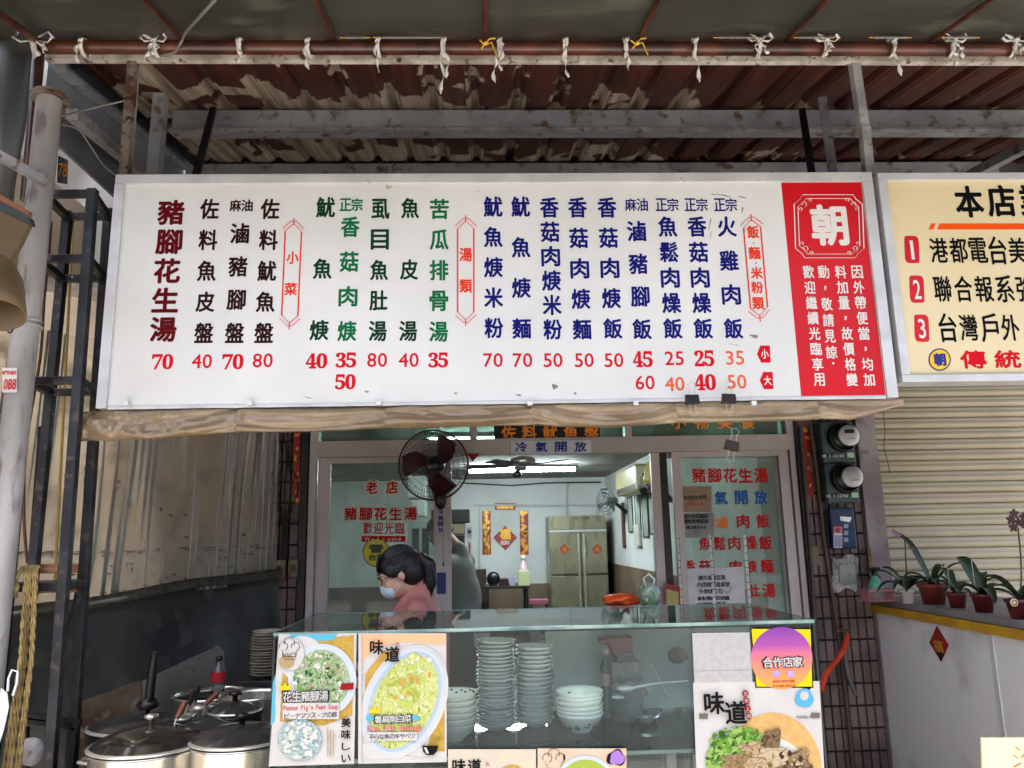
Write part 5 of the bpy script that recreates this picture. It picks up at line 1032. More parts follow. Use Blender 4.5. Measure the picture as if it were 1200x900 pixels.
def chef(t, x, y, s, k):
    b = B()
    for cx, cy, r in ((-7,0,5),(0,-4,6),(7,0,5)):
        pp = [W(x+s*(cx+r*math.cos(a*PI/8)), y+s*(cy+r*math.sin(a*PI/8)), KY)+V((0,-k*.0007,0)) for a in range(7,17+(1 if cx==0 else 3))]
        for i in range(len(pp)-1): b.bar(pp[i], pp[i+1], .0018, .0005)
    for a, bb in (((-9,4),(-6,12)),((9,4),(7,12)),((-6,12),(7,12)),((-6,15),(7,15))): b.bar(W(x+s*a[0],y+s*a[1],KY)+V((0,-k*.0007,0)), W(x+s*bb[0],y+s*bb[1],KY)+V((0,-k*.0007,0)), .0018, .0005)
    b.build('chef_hat_print', P_blk, t)
chef(t, 340, 757, 1.0, 12); text(t, P_blk, [('ピッコロ'[:3],340,767,16,5)], onY(KY), lift=.012, name='lettering')
K5 = dict(name='lettering')
def tx(t, m, s, x, y, ww, hh, k=11, bold=.03): text(t, m, [(s, x, y, ww, hh)], onY(KY), lift=.0007*(k+1)+.0006, bold=bold, name='lettering')
def crown(t, x, y, k): pr(t, 'crown_print', c('yellow',.95,.82,.15), [(x-6,y+4),(x-7,y-4),(x-2.5,y),(x,y-5),(x+2.5,y),(x+7,y-4),(x+6,y+4)], k)
tx(t, P_blk, '花生豬腳湯', 359, 815, 56, 14, 11, .075); tx(t, M_card, '花生豬腳湯', 359, 815, 53, 12, 13, .02); crown(t, 335, 804, 11)
pr(t,'print',M_card,rectp(332,823,398,842),9); tx(t, P_pink, "Peanut Pig's Feet Soup", 365, 828, 64, 6); tx(t, P_blk, 'ピーナッツスープの豚', 365, 837.5, 62, 6, 11, 0)
pr(t,'print',food('print_peanutbowl', ((.36,.50,.54),(.58,.70,.72),(.74,.82,.82),(.50,.64,.66)), 90, 1),ellp(352,866,25.5,24),9); scat(t,'print_pieces',[P_pn,P_pn,P_pn2,P_w],352,866,23,21,90,2.2,3.3,11,5,.65)
for i, ch in enumerate('美味しい'): tx(t, P_blk, ch, 406, 846+i*14, 11, 11 if ch in '美味' else 9, 9, .03)
for i in range(3): tx(t, P_pink if i == 0 else P_tan, 'ごちそうさま'[i*2:i*2+2], 398-i*6, 862, 4, 9, 9, 0)
for i in range(5): pr(t,'text_line',P_tan,rectp(384+i*3.2,852+i*2,385+i*3.2,886),9) if i < 3 else None
# card 2: cabbage
t = card('food card of yellow-green stewed cabbage on an oval plate', [(422,742),(523,742),(523.5,893),(420,895)])
pr(t,'print',P_org,[(423,743),(522,743),(522,756),(470,752),(440,760),(424,775)],1); pr(t,'print',P_gold,[(428,790),(450,762),(470,768),(440,800),(428,820)],2); pr(t,'print',P_gold,[(500,880),(521,800),(521,880)],2); pr(t,'print',M_card,[(424,890),(424,870),(470,885),(500,888)],2)
ro = .42
pr(t,'print',M_card,ellp(474,822,47,70,rot=ro),3)
pr(t,'print',P_bowl,ellp(474,822,43,66,rot=ro),4); pr(t,'print',P_bowl2,ellp(474,822,39,62,rot=ro),5); pr(t,'print',food('print_cabbage', ((.48,.54,.18),(.66,.72,.30),(.82,.84,.50),(.70,.78,.34),(.90,.91,.74),(.76,.80,.42),(.82,.72,.34)), 42, 3.5, (1,1,.6)),ellp(474,822,35,58,rot=ro),6)
pr(t,'print',M_card,[(420.5,741.8),(424,741.8),(424,894),(420.2,894)],7)
scat(t,'print_pieces',[P_c1,P_c2,P_c3,P_c4,P_c1,P_c3,P_c5],476,812,30,50,110,.8,4.5,7,9,.2,ro); scat(t,'print_pieces',[P_c5],480,797,12,5,9,2,5,11,2,.3)
for st, x, y, s in (('味',442,758,16),('道',460,766,17)): tx(t, P_blk, st, x, y, s, s+1, 12, .025)
tx(t, P_red, '古', 466, 755, 6, 6, 12, 0); tx(t, P_red, '早', 466, 765, 6, 6, 12, 0)
tx(t, P_blk, '魯扁魚白菜', 461, 841.5, 46, 11, 11, .08); tx(t, M_card, '魯扁魚白菜', 461, 841.5, 43, 9, 13, .02); crown(t, 440, 831, 11)
pr(t,'print',P_sky,ellp(434,841,5,3),11); pr(t,'print',P_sky,ellp(487,841,5,3),11)
tx(t, M_card, 'Flat Fish Cabbage', 463, 852, 64, 7, 12, .12); tx(t, P_pink, 'Flat Fish Cabbage', 463, 852, 64, 7, 14, .03); pr(t,'print',M_card,rectp(431,857,489,867),11); tx(t, P_blk, '平らな魚のキャベツ', 460, 862, 54, 6, 13, 0)
pr(t,'bowl_print',P_blk,[(495,873),(514,873),(512,880),(508,884),(500,884),(496,880)],9); pr(t,'bowl_print',M_card,[(497,875),(500,875),(503,882),(500,882)],10); 
for a, bb in (((502,868),(518,861)),((502,870),(518,865))): B().bar(W(*a,KY)+V((0,-.008,0)), W(*bb,KY)+V((0,-.008,0)), .0016, .0005).build('chopstick_print', P_blk, t)
# cards of the bottom row
t = card('card with black brush characters at the bottom, left of the mushroomy one', [(525,878),(628,878),(628,990),(525,990)], mat('card_cream', (.69,.64,.56), .4, c2=(.65,.62,.57), ns=12)); 
for st, x in (('味',538),('道',556)): tx(t, P_blk, st, x, 897, 16, 16, 3, .025)
tx(t, P_red, '古', 571, 895, 5, 5, 3, 0); pr(t,'print',P_gold,ellp(600,930,24,34),2)
t = card('card with a chef hat drawing and lilac patch at the bottom centre', [(630,877),(734,877),(734,990),(630,990)], mat('card_peach', (.70,.59,.49), .4, c2=(.67,.62,.55), ns=10)); chef(t, 649, 888, 1.1, 3); pr(t,'print',P_blk,ellp(722,888,11,9,wob=.12),2); pr(t,'print',P_pur,ellp(723,888,8.5,8,wob=.1),3); pr(t,'print',P_bowl,ellp(686,925,38,40),2); pr(t,'print',P_c2,ellp(686,925,33,35),3); pr(t,'print',P_blk,rectp(660,884,662,890),3)
# plain backs and right card
t = card('plain greyish white sheet in the upper right part of the counter glass', [(811,742),(878,741),(882,803),(814,804)], mat('card_greyish', (.60,.60,.60), .5, c2=(.57,.57,.57), ns=60)); B().bar(W(812,786,KY)+V((0,-.002,0)), W(880,785,KY)+V((0,-.002,0)), .0006, .0004).build('fold', M_rim, t)
t = card('large card of braised pig trotters with greens at the right of the counter', [(814,804),(957,801),(972,1010),(820,1010)])
pr(t,'print',c('orange_plate',.88,.72,.46,c2=(.82,.66,.40),ns=50),ellp(905,905,58,70),1); pr(t,'print',M_card,[(812,800),(960,798),(972,1010),(955,1010),(957,860),(930,838),(890,832),(870,845),(830,900),(820,1010)],0)
pr(t,'print',P_w,ellp(888,915,64,55),2); pr(t,'print',P_bowl,ellp(890,918,58,50),3)
P_v = [c('veg1',.30,.50,.16),c('veg2',.44,.64,.24),c('veg3',.18,.36,.11),c('veg4',.60,.74,.38)]
scat(t,'print_pieces',P_v,864,868,32,15,240,1.2,4.5,5,21,.2); scat(t,'print_pieces',P_v+[P_v[3]],842,892,14,22,180,1.2,4.5,6,22,.2)
random.seed(5)
M_trots = [food('print_trot'+str(i), c_, 38, 2.2) for i, c_ in enumerate((((.28,.20,.12),(.52,.42,.28),(.66,.56,.40),(.44,.34,.22),(.74,.66,.52)),((.40,.30,.18),(.62,.52,.36),(.80,.72,.58),(.56,.46,.30)),((.20,.14,.09),(.42,.33,.23),(.56,.46,.34),(.32,.24,.16)),((.50,.40,.26),(.74,.66,.50),(.84,.78,.66),(.62,.52,.36))))]
for i, (x, y, rx, ry) in enumerate(((872,890,26,8),(885,878,18,9),(903,868,11,16),(915,890,22,15),(935,893,13,17),(893,900,25,10),(925,905,24,12),(903,884,10,6),(860,900,15,9))): pr(t,'trotter_print',M_trots[i % 4],ellp(x,y,rx,ry,26,random.uniform(-.4,.4),.13),8+i*.35)
for x, y, r in ((915,884,3),(924,882,2.6),(921,893,2),(937,888,2.5)): pr(t,'print',c('bone',.26,.18,.12),ellp(x,y,r,r*1.4,12,0,.1),12)
scat(t,'print_pieces',[M_trots[3],c('glaze',.80,.74,.60)],905,893,36,16,30,1,3,12.5,8,.3)
for st, x, y, s in (('味',836,823,24),('道',861,834,25)): tx(t, P_blk, st, x, y, s, s+2, 12, .028)
for i, st in enumerate('古早上肉'): pr(t,'seal_print',P_red,ellp(872.5+i*1.2,812+i*8.8,3.9,4,14),11); tx(t, M_card, st, 872.5+i*1.2, 812+i*8.8, 5, 5, 13, 0)
pr(t,'print',c('blue_ring',.35,.70,.88),ellp(942,818,11,11,24,0,.05),3); pr(t,'print',M_card,ellp(942,815,5,5.5),4)
tx(t, c('navytext',.12,.15,.25), 'POSTERLINKS', 944, 840, 22, 3.4, 3, 0); 
for x, y in ((824,839),(955,838)): pr(t,'tape',c('tape',.45,.42,.38),rectp(x-5,y-3,x+5,y+3),5)
t = thing('round_sticker_sheet', 'purple and orange round sticker on a yellow square at the upper right of the counter', 'sticker', W(916,770,KY)); flat(t,'sheet',P_blk,[(879,735.5),(951,736),(953,806),(885,806)],KY,1); flat(t,'yellow_square',c('stickeryellow',.95,.84,.08),[(880.5,737),(949.5,737.5),(951.5,804.5),(886.5,804.5)],KY,2)
m = mat('purple_orange', (.9,.5,.3), .35)
nt = m.node_tree; N = nt.nodes; tcn = N.new('ShaderNodeTexCoord'); sp = N.new('ShaderNodeSeparateXYZ'); r_ = N.new('ShaderNodeValToRGB'); nt.links.new(tcn.outputs['Generated'], sp.inputs[0]); nt.links.new(sp.outputs[2], r_.inputs[0]); nt.links.new(r_.outputs[0], N['Principled BSDF'].inputs['Base Color'])
r_.color_ramp.elements[0].color = L((.88,.55,.20)); r_.color_ramp.elements[1].color = L((.40,.17,.52)); e_ = r_.color_ramp.elements.new(.45); e_.color = L((.82,.42,.38)); e_ = r_.color_ramp.elements.new(.7); e_.color = L((.55,.25,.53))
flat(t,'disc',m,ellp(915.5,771,36,36.5,48),KY,3)
tx(t, P_blk, '合作店家', 916.5, 775.5, 50, 14, 5, .08); tx(t, M_card, '合作店家', 916.5, 775.5, 47, 12, 7, .03); tx(t, c('stlilac',.75,.7,.95), '推', 909, 789, 8, 8, 5, .05); tx(t, c('stlilac',0,0,0), '薦', 926, 789, 8, 8, 5, .05)
tx(t, c('stbrown',.3,.1,.05), '高雄市美食地圖', 918, 798, 26, 3, 5, 0); tx(t, c('stbrown',0,0,0), '美食推薦活動店家', 918, 803.5, 28, 3, 5, 0)
pr(t,'print',P_blk,[(936,803),(946,795),(951.5,804),(947,811),(940,806)],0)
# things on top of / behind the counter
blob('orange_bag','crumpled orange plastic bag on the far edge of the counter','plastic bag', W(728,703,3.25), (.075,.05,.026), mat('orange_plastic', (.86,.36,.12), .35, c2=(.75,.25,.08), ns=12, bump=.6, bs=40), .09, 3)
tb2 = thing('prep_table', 'narrow steel table right behind the glass counter', 'table', (.4,3.3,0)); mod_bevel(B().box(.15, .95, 3.14, 3.45, 1.285, 1.30).build('table_top', M_stl, tb2)); 
for x in (.18,.9):
    for y in (3.16,3.41): B().box(x, x+.025, y, y+.025, 0, 1.284).build('leg', M_stl, tb2)
t = thing('vegetable_bag', 'clear plastic bag of green vegetables tied at the top', 'plastic bag', W(761,710,3.2))
o = blob('filling', None, None, W(760,700,3.2), (.034,.03,.038), mat('veg_green', (.35,.55,.25), .5, c2=(.72,.78,.62), ns=30), .1, 8); o.parent = t; o.location = -t.location
o = blob('bag_skin', None, None, W(761,698,3.2), (.042,.036,.052), glass('bag_film', (.86,.92,.88), 1, .15, .16, 'd8e4dc', 14), .08, 9); o.parent = t; o.location = -t.location
B().tube([W(757,688,3.2), W(754,678,3.2), W(760,673,3.2), W(767,679,3.2), W(765,689,3.2)], .004, 6).build('bag_handle', mat('bag_white', (.75,.82,.76), .4), t)
# wire racks with printed strips in front of the right doors
for i, (px, l) in enumerate(((767,'left'),(797,'second'),(835,'third'),(876,'right'))):
    t = thing('measuring_strip', f'{l} upright white strip with black ticks in front of the right door', 'strip', W(px, 670, 4.5)); y0, y1 = (629, 712) if px < 790 else (627, 730)
    b = B(); a = W(px-2, y0, 4.5); c_ = W(px+2.5, y1, 4.5); b.box(a.x, c_.x, 4.495, 4.5, c_.z, a.z); b.build('strip', M_paper, t); bt_ = B()
    for k in range(12): z = a.z+(c_.z-a.z)*(k+.5)/12; bt_.box(a.x+.002, c_.x-.002, 4.4938, 4.4948, z-.002, z+.002)
    bt_.box(a.x, a.x+.002, 4.4938, 4.4948, c_.z, a.z); bt_.build('ticks', M_blk, t); B().box(a.x+.005, c_.x-.005, 4.497, 4.5, 0, c_.z).build('post', M_blk, t)
# ================================================================ left side
M_pole = mat('whitewashed_pole', (.64,.63,.62), .6, .0, c2=(.52,.51,.50), ns=7, stretch=(1,1,.25), c3=(.42,.38,.37), bump=.15, bs=30)
t = thing('round_pole', 'round greyish white pole with a flat rusty cap at the far left', 'pole', W(0,880,2.9)); a = W(58,117,2.9); c_ = W(18,500,2.9); d_ = (c_-a)/(a.z-c_.z); ft = a+d_*a.z
B().tube([ft, a], .047, 28).build('shaft', M_pole, t)
B().tube([a, a+V((0,0,.012))], .070, 28).build('cap', M_rust, t); B().tube([a+V((0,0,.012)), a+V((0,0,.026))], .060, 28).build('cap', mat('cap_pale', (.62,.52,.45), .6, c2=(.4,.3,.24), ns=12), t)
for y_ in (377, 383): q = W(33,y_,2.9); B().tube([q-V((0,0,.004)), q+V((0,0,.004))], .050, 24).build('band', M_galv, t)
for k in range(4): B().ell(a+V((.062*math.cos(k*1.57+.6), .062*math.sin(k*1.57+.6), .006)), .009, 6).build('bolt', M_rust, t)
t = thing('phone_sticker', 'small white sticker with red characters on the round pole', 'sticker', W(12,445,2.83)); flat(t, 'sheet', M_paper, rectp(3,431,20,460), 2.848, 0); text(t, M_lred, [('專門抓漏通',11,437,16,6),('088',12,450,15,13)], onY(2.846), lift=.002, bold=.02, name='lettering')
# steel truss tower (box ladder)
M_tow = mat('tower_paint', (.19,.195,.21), .45, .3, c2=(.13,.135,.145), ns=6, c3=(.33,.29,.27), bump=.15, bs=30, wrn=.3)
tw = thing('steel_tower', 'dark square-tube steel ladder tower left of the signboard', 'tower', W(60,890,3.1)); Ya, Yb = 3.02, 3.26
def leg_(p0, p1, Y, w_=.042): a, c_ = W(*p0, Y), W(*p1, Y); d = (c_-a)/(a.z-c_.z); return a, a+d*(a.z-.0)
T4 = []
for p0, p1, Y in (((52,222),(14,640),Ya),((109,222),(78,640),Ya),((80,248),(40,660),Yb),((128,245),(101,640),Yb)):
    a, ft = leg_(p0, p1, Y); T4.append((a, ft)); mod_bevel(B().bar(a, ft, .036, .036).build('post', M_tow, tw), .003)
def atz(i, z): a, f_ = T4[i]; return f_.lerp(a, z/a.z)
zt = T4[0][0].z
for z in (zt-.015, zt-.30, zt-.80+.0, zt-1.58, .25):
    for i, j in ((0,1),(2,3),(0,2),(1,3)):
        zz = min(z, T4[i][0].z-.02, T4[j][0].z-.02); mod_bevel(B().bar(atz(i, zz), atz(j, zz), .030, .030).build('rung', M_tow, tw), .003)
for i in (1,3):
    for k in range(3): B().ell(atz(2, zt-.30)+(atz(3, zt-.30)-atz(2, zt-.30))*(.3+.3*k)+V((0,-.02,0)), .005, 6).build('bolt', M_spring, tw)
    break
M_wood = mat('pale_wood', (.68,.50,.36), .7, c2=(.58,.40,.28), ns=8, stretch=(1,1,8))
for y0 in (661, 684): a, c_ = W(46,y0,3.3), W(94,y0+10,3.3); tag(mod_bevel(B().box(a.x, c_.x, 3.29, 3.31, c_.z, a.z).build('wood_batten', M_wood)), 'upper pale wooden batten behind the tower rung' if y0 < 670 else 'lower pale wooden batten behind the tower rung', 'batten')
# rope
M_rope = mat('yellow_rope', (.62,.54,.34), .85, c2=(.50,.42,.25), ns=40, bump=.5, bs=200)
rp = thing('rope_bundle', 'bundle of yellowish rope hanging over the tower rung', 'rope', W(30,672,2.98))
def rope(pts, r=.0065):
    P = [V(p) for p in pts]; out = []
    for i in range(len(P)-1):
        for k in range(24): out.append(P[i].lerp(P[i+1], k/24))
    n = len(out)
    for s_ in (0, PI):
        B().tube([out[k]+V((math.cos(k*.9+s_)*r*.5, math.sin(k*.9+s_)*r*.5, 0)) for k in range(n)], r*.62, 6).build('strand', M_rope, rp)
for i, (x0, x1, x2) in enumerate(((37,30,14),(41,36,20),(34,27,10),(44,38,24),(31,24,5))): rope([W(x0, 663, 2.97), W(x0-1, 672, 2.95), W(x1, 770, 2.96-.01*i), W(x2, 890, 2.97), W(x2-6, 980, 2.97)])
rope([W(28,664,2.97), W(20,675,2.95), W(16,690,2.95), W(19,700,2.95)], .008); B().ell(W(18,688,2.94), (.014,.014,.02), 10).build('knot', M_rope, rp)
rope([W(26,664,2.965), W(48,665,2.965)], .006)
t = thing('hanging_hook', 'white plastic strap hanging at the lower left edge', 'strap', W(5,830,2.8)); b = B(); b.prism([W(x,y,2.8) for x,y in ((2,806),(9,812),(11,828),(5,855),(-8,895),(-18,890),(-8,850),(-1,828))], (0,-.004,0)); b.build('strap', M_ws, t)
B().tube([W(9,810,2.79), W(10,795,2.79), W(14,785,2.79), W(21,787,2.79), W(20,800,2.79), W(15,815,2.79)], .004, 6).build('loop', M_ws, t)
# fire-hose like tube, cables on tower
cable('cable', 'reddish brown cable running down behind the tower', [W(60,260,3.3), W(57,300,3.3), W(52,350,3.3), W(47,420,3.3), W(31,520,3.3), W(28,600,3.3), W(32,660,3.3)], .006, mat('brown_cable', (.26,.15,.12), .5))
cable('cable', 'pair of black cables beside the lower tower', [W(100,560,3.3), W(96,640,3.3), W(86,710,3.3), W(72,760,3.3), W(60,860,3.3)], .005, M_blkc)
cable('cable', 'thick black pipe inside the tower', [W(52,500,3.4), W(46,580,3.4), W(40,660,3.4)], .024, M_blk)
# left beige wall and its eaves
M_bei = mat('beige_wall', (.62,.56,.46), .7, c2=(.54,.48,.38), ns=1.8, c3=(.44,.38,.30), stretch=(1,1,.5), bump=.12, bs=20)
lb = tag(B().box(-2.62, -2.56, 1.9, 4.86, 0, 3.75).build('side_wall', M_bei), 'beige side wall behind the steel tower at the left', 'wall')
t = thing('wooden_eave', 'orange brown wooden edge board along the top of the beige wall', 'eave board', (-2.4, 3.6, 3.0)); mod_bevel(B().bar(WX(70,152,-2.05), WX(136,207,-2.05), .03, .035).build('board', mat('orange_wood', (.52,.30,.18), .6, c2=(.40,.22,.13), ns=8), t)); B().bar(WX(66,160,-2.06), WX(132,212,-2.06), .012, .09).build('fascia', M_bei, t)
# shutter-like beige panels facing the viewer behind the plastic curtain
M_bei2 = mat('beige_cladding', (.82,.76,.69), .6, c2=(.68,.62,.55), ns=1.4, world=True, c3=(.50,.45,.40), rnd=.03)
cl = thing('cladding_wall', 'beige horizontal boarding behind the plastic curtain', 'wall', (-1.9, 4.0, 0)); pA, pB = V((-2.50,3.50,0)), V((-1.30,4.83,0)); dd = (pB-pA).normalized(); o = None
for i in range(32):
    if o is None:
        b = B().bar(pA, pB, .02, .0892); o = mod_bevel(b.build('board', M_bei2), .0012); o.parent = cl; o.location = -cl.location+V((0,0,.045)); q = o
    else: q = o.copy(); C.objects.link(q); q.location = -cl.location+V((0,0,.045+.0895*i))
B().prism([pA+V((0,.03,0)), pB+V((0,.03,0)), pB+V((0,.03,2.95)), pA+V((0,.03,2.95))], (.02,.02,0)).build('backing', M_conc, cl)
t = thing('rail', 'thin yellow pole standing behind the tower', 'pole', W(70,600,3.42)); B().tube([W(86,250,3.42), W(64,690,3.42)], .006, 8).build('pole', mat('yellow_pole', (.62,.52,.22), .6), t)
random.seed(9); M_sta = mat('black_mould', (.16,.13,.11), .9); nb = V((dd.y, -dd.x, 0)); b = B()
for i in range(150):
    u = random.uniform(.04,.98); z = 1.57+random.gauss(0,.012) if i < 70 else random.uniform(1.36,1.52) if i < 125 else random.uniform(1.6,2.1); wd_ = random.uniform(.006,.045) if i < 70 else random.uniform(.004,.02); hz = random.uniform(.002,.006) if i < 110 else random.uniform(.002,.012)
    p = pA.lerp(pB, u)+nb*.0112+V((0,0,z)); b.add([p+dd*(wd_*math.cos(k*PI/4)*(1+.3*math.sin(k*3+i)))+V((0,0,hz*math.sin(k*PI/4)*(1+.3*math.cos(k*2+i))))+nb*(i*.00001) for k in range(8)], [tuple(range(8))])
tag(b.build('mould_stains', M_sta, cl), kind='stuff')
# plastic curtain
def curt_mat():
    m = glass('clear_vinyl_curtain', (.95,.94,.90), .7, .28, .34, 'a89e8c', 3); return m
pC, pD = V((-2.30,3.30,0)), V((-1.235,4.66,0)); nrm = V((1.36,-1.065,0)).normalized()
def cu(u, v):
    p = pC.lerp(pD, u); zb = 1.26+.14*u+.008*math.sin(u*12); z = 2.6+(zb-2.6)*v
    f = .005*math.sin(u*52+2.2*math.sin(v*2.4+u*3))+.0035*math.sin(u*118+v*3+math.sin(u*30)*2)+.0012*math.sin(u*260+v*5)+.022*math.sin(u*17+v*2.0)+.004*math.sin(v*9+u*21); f *= .35+.65*(1-v*.25)
    return p+nrm*(.035+f)+V((0,0,z-0))
tag(B().grid(cu, 340, 30).build('plastic_curtain', curt_mat()), 'clear folded plastic curtain hanging below the vinyl roll at the left', 'curtain')
M_btarp = mat('black_tarp', (.19,.195,.175), .55, c2=(.12,.125,.112), ns=2, bump=.3, bs=8, c3=(.24,.235,.22), wrn=.3)
def bt2(u, v):
    p = pC.lerp(pD, u); zt_ = 1.285+.14*u+.008*math.sin(u*12); z = zt_*(1-v)+.25*v; return p+nrm*(.055+.014*math.sin(u*14+v*3)+.010*math.sin(v*9+u*5)+.006*math.sin(u*31-v*12))+V((0,0,z))
tag(B().grid(bt2, 60, 20, th=(.003,-.002,0)).build('black_tarp', M_btarp), 'black tarpaulin below the clear curtain', 'tarpaulin')
def hem(u, v):
    p = pC.lerp(pD, u); zt_ = 1.285+.14*u+.008*math.sin(u*12); return p+nrm*(.066+.006*math.sin(v*2*PI)+.012*math.sin(u*14))+V((0,0,zt_-.012+.05*v))
tag(B().grid(hem, 80, 6, th=(.002,-.002,0)).build('curtain_hem', mat('hem_olive', (.26,.25,.20), .7, c2=(.18,.17,.13), ns=30)), 'olive hem strip joining the curtain and the black tarpaulin', 'hem')
# lamp and canvas at the far left
t = thing('work_light', 'brown bell-shaped lamp hanging at the far left', 'lamp', W(8,325,2.5)); B().lathe([(.012,.10),(.03,.09),(.05,.06),(.072,.0),(.082,-.09),(.086,-.14),(.08,-.14),(.068,0),(.04,.06),(0,.08)], W(-2,330,2.5)+V((0,0,.0)), 28, (-.25,.35,1)).build('shade', mat('lamp_brown', (.42,.34,.22), .5, c2=(.34,.27,.17), ns=5), t); B().tube([W(-2,308,2.5), W(-6,270,2.5), W(-14,230,2.5)], .006, 6).build('cord', M_blkc, t)
t = thing('folded_parasol', 'brown canvas flap with a dark green edge at the far left', 'canvas', W(5,250,2.6)); M_canv = mat('brown_canvas', (.42,.34,.24), .8, c2=(.34,.27,.18), ns=5, bump=.4, bs=10)
B().prism([W(x,y,2.6) for x,y in ((-40,225),(35,262),(22,288),(6,312),(-40,300))], (0,.02,0)).build('flap', M_canv, t); B().prism([W(x,y,2.59) for x,y in ((-40,216),(34,254),(36,263),(-40,226))], (0,.03,0)).build('green_edge', mat('dark_green', (.06,.14,.11), .5), t); B().prism([W(x,y,2.585) for x,y in ((-40,205),(34,247),(34,253),(-40,214))], (0,.02,0)).build('wood_edge', mat('orange_wood', 0), t)
bar_thing('rail', 'grey steel bar reaching from the left edge to the round pole', W(-20,172,2.75), W(56,214,2.85), .034, M_galv, 'rail')
t = thing('number_plate', 'dark plate with an orange figure behind the round pole', 'plate', W(75,198,3.3)); flat(t, 'plate', M_blk, [(68,182),(80,188),(79,216),(67,214)], 3.3, 0); text(t, mat('plate_orange', (.75,.42,.12), .5), [('78',74,199,11,17)], onY(3.3), lift=.002, bold=.02)
cable('cable', 'black cord hanging in front of the round pole', [W(-4,372,2.7), W(4,378,2.7), W(12,390,2.72), W(22,372,2.76)], .003, M_blkc)
# ================================================================ stove and pots
M_steel = mat('pot_steel', (.80,.78,.74), .22, .85, c2=(.68,.66,.61), ns=3, wrn=.5); M_iron = mat('black_iron', (.06,.06,.06), .35, .3, c2=(.09,.085,.08), ns=10); M_lidg = mat('lid_glass_dark', (.19,.195,.19), .12, .1, spec=.8, c2=(.25,.25,.24), ns=6); M_rimw = mat('pot_rim_pale', (.78,.78,.74), .25, .6)
st = thing('stove_table', 'dark stove table carrying the pots at the lower left', 'stove', (-1.3,3.2,0)); mod_bevel(B().box(-1.65, -.66, 2.72, 3.75, .68, .70).build('table_top', M_dark, st))
for x in (-1.62,-.7):
    for y in (2.75,3.70): B().box(x,x+.03,y,y+.03,0,.679).build('leg', M_dark, st)
def pot(nm, label, px, py, Y, r, h, body, lid=None, knob=None, handles=True, domed=.03):
    c_ = W(px, py, Y); c_.z -= 0; base = .702; t = thing(nm, label, 'pot', (c_.x, Y, base)); q = V((c_.x, Y, c_.z)); h = q.z-base
    B().lathe([(0,-h),(r*.93,-h),(r*.97,-h+.02),(r,-.01),(r+.006,0),(r*.985,.0),(r*.96,-.02),(r*.9,-h+.01),(0,-h+.008)], q, 44).build('pot_body', body, t)
    if handles:
        for s_ in (-1,1): B().tube([q+V((s_*(r-.002), -.03, -.045)), q+V((s_*(r+.035), -.025, -.04)), q+V((s_*(r+.035), .025, -.04)), q+V((s_*(r-.002), .03, -.045))], .006, 8).build('handle', M_rimw, t)
    if lid:
        ld = B().lathe([(r*1.02,.004),(r*1.03,.009),(r*.97,.013),(r*.85,.012+domed*.35),(r*.5,.012+domed*.8),(0,.012+domed)], q, 44).build('lid', lid, t)
        B().lathe([(r*1.0,.0045),(r*1.045,.006),(r*1.045,.011),(r*.985,.0145)], q, 44).build('lid_rim', M_rimw, ld)
        B().lathe([(0,.012+domed),(.010,.012+domed),(.010,.03+domed),(.024,.034+domed),(.024,.045+domed),(0,.05+domed)], q, 18).build('knob', knob or M_rimw, ld)
    return t, q
pot('stock_pot', 'steel pot with a shiny domed steel lid in front at the lower left', 175, 874, 2.86, .185, .2, M_steel, mat('steel_lid', (.44,.42,.39), .12, .9, c2=(.54,.52,.49), ns=3), M_steel, True, .055)
pot('stock_pot', 'aluminium pot with glass lid and black knob at the right of the stove', 283, 867, 2.86, .165, .2, M_steel, M_lidg, M_blk, True, .04)
p3, q3 = pot('wok_pot', 'wide dark pan with glass lid and an upright black handle at the back left', 172, 850, 3.22, .205, .2, M_iron, M_lidg, M_blk, False, .03)
B().tube([q3+V((.0,0,.07)), q3+V((.004,0,.10)), q3+V((.012,-.01,.20)), q3+V((.016,-.01,.27))], [.020,.017,.017,.012], 12).build('upright_handle', M_blk, p3); B().lathe([(.03,.06),(.045,.075),(.03,.095),(0,.1)], q3, 20).build('knob_collar', M_blk, p3)
pot('pan', 'dark lidded pan behind the aluminium pot', 232, 853, 3.05, .14, .1, M_iron, M_lidg, M_rimw, False, .03)
pot('steel_pot', 'open steel pot behind the wooden ladles', 248, 812, 3.5, .155, .2, M_steel, None, None, False)
pot('steel_pot', 'open steel pot with ladles in it at the back right of the stove', 298, 812, 3.3, .135, .2, M_steel, None, None, True)
pot('small_pot', 'dark pot half hidden between the steel pots', 275, 835, 3.15, .10, .1, M_iron, M_lidg, M_blk, False)
M_lw = mat('ladle_wood', (.46,.24,.12), .5, c2=(.36,.17,.08), ns=12, stretch=(1,1,3))
for l, a, c_, e_, m_ in (('orange brown wooden ladle handle over the pans', (216,824,2.95), (207,842,2.92), (200,862,2.9), M_lw), ('dark ladle handle crossing the wooden ones', (228,811,3.1), (221,826,3.05), (214,842,3.0), M_blk), ('wooden spatula handle leaning on the back pot', (255,812,3.1), (240,826,3.08), (222,843,3.05), M_lw), ('second dark ladle handle beside the steel pot', (232,806,3.2), (228,822,3.15), (224,838,3.1), M_blk)):
    t = thing('ladle', l, 'ladle', W(*e_)); B().tube([W(*a), W(*c_)], [.011,.009], 10).build('handle', m_, t); B().tube([W(*c_), W(*e_)], .0035, 6).build('rod', M_spring, t); B().ell(W(*e_), (.03,.03,.012), 12).build('ladle_bowl', M_spring, t)
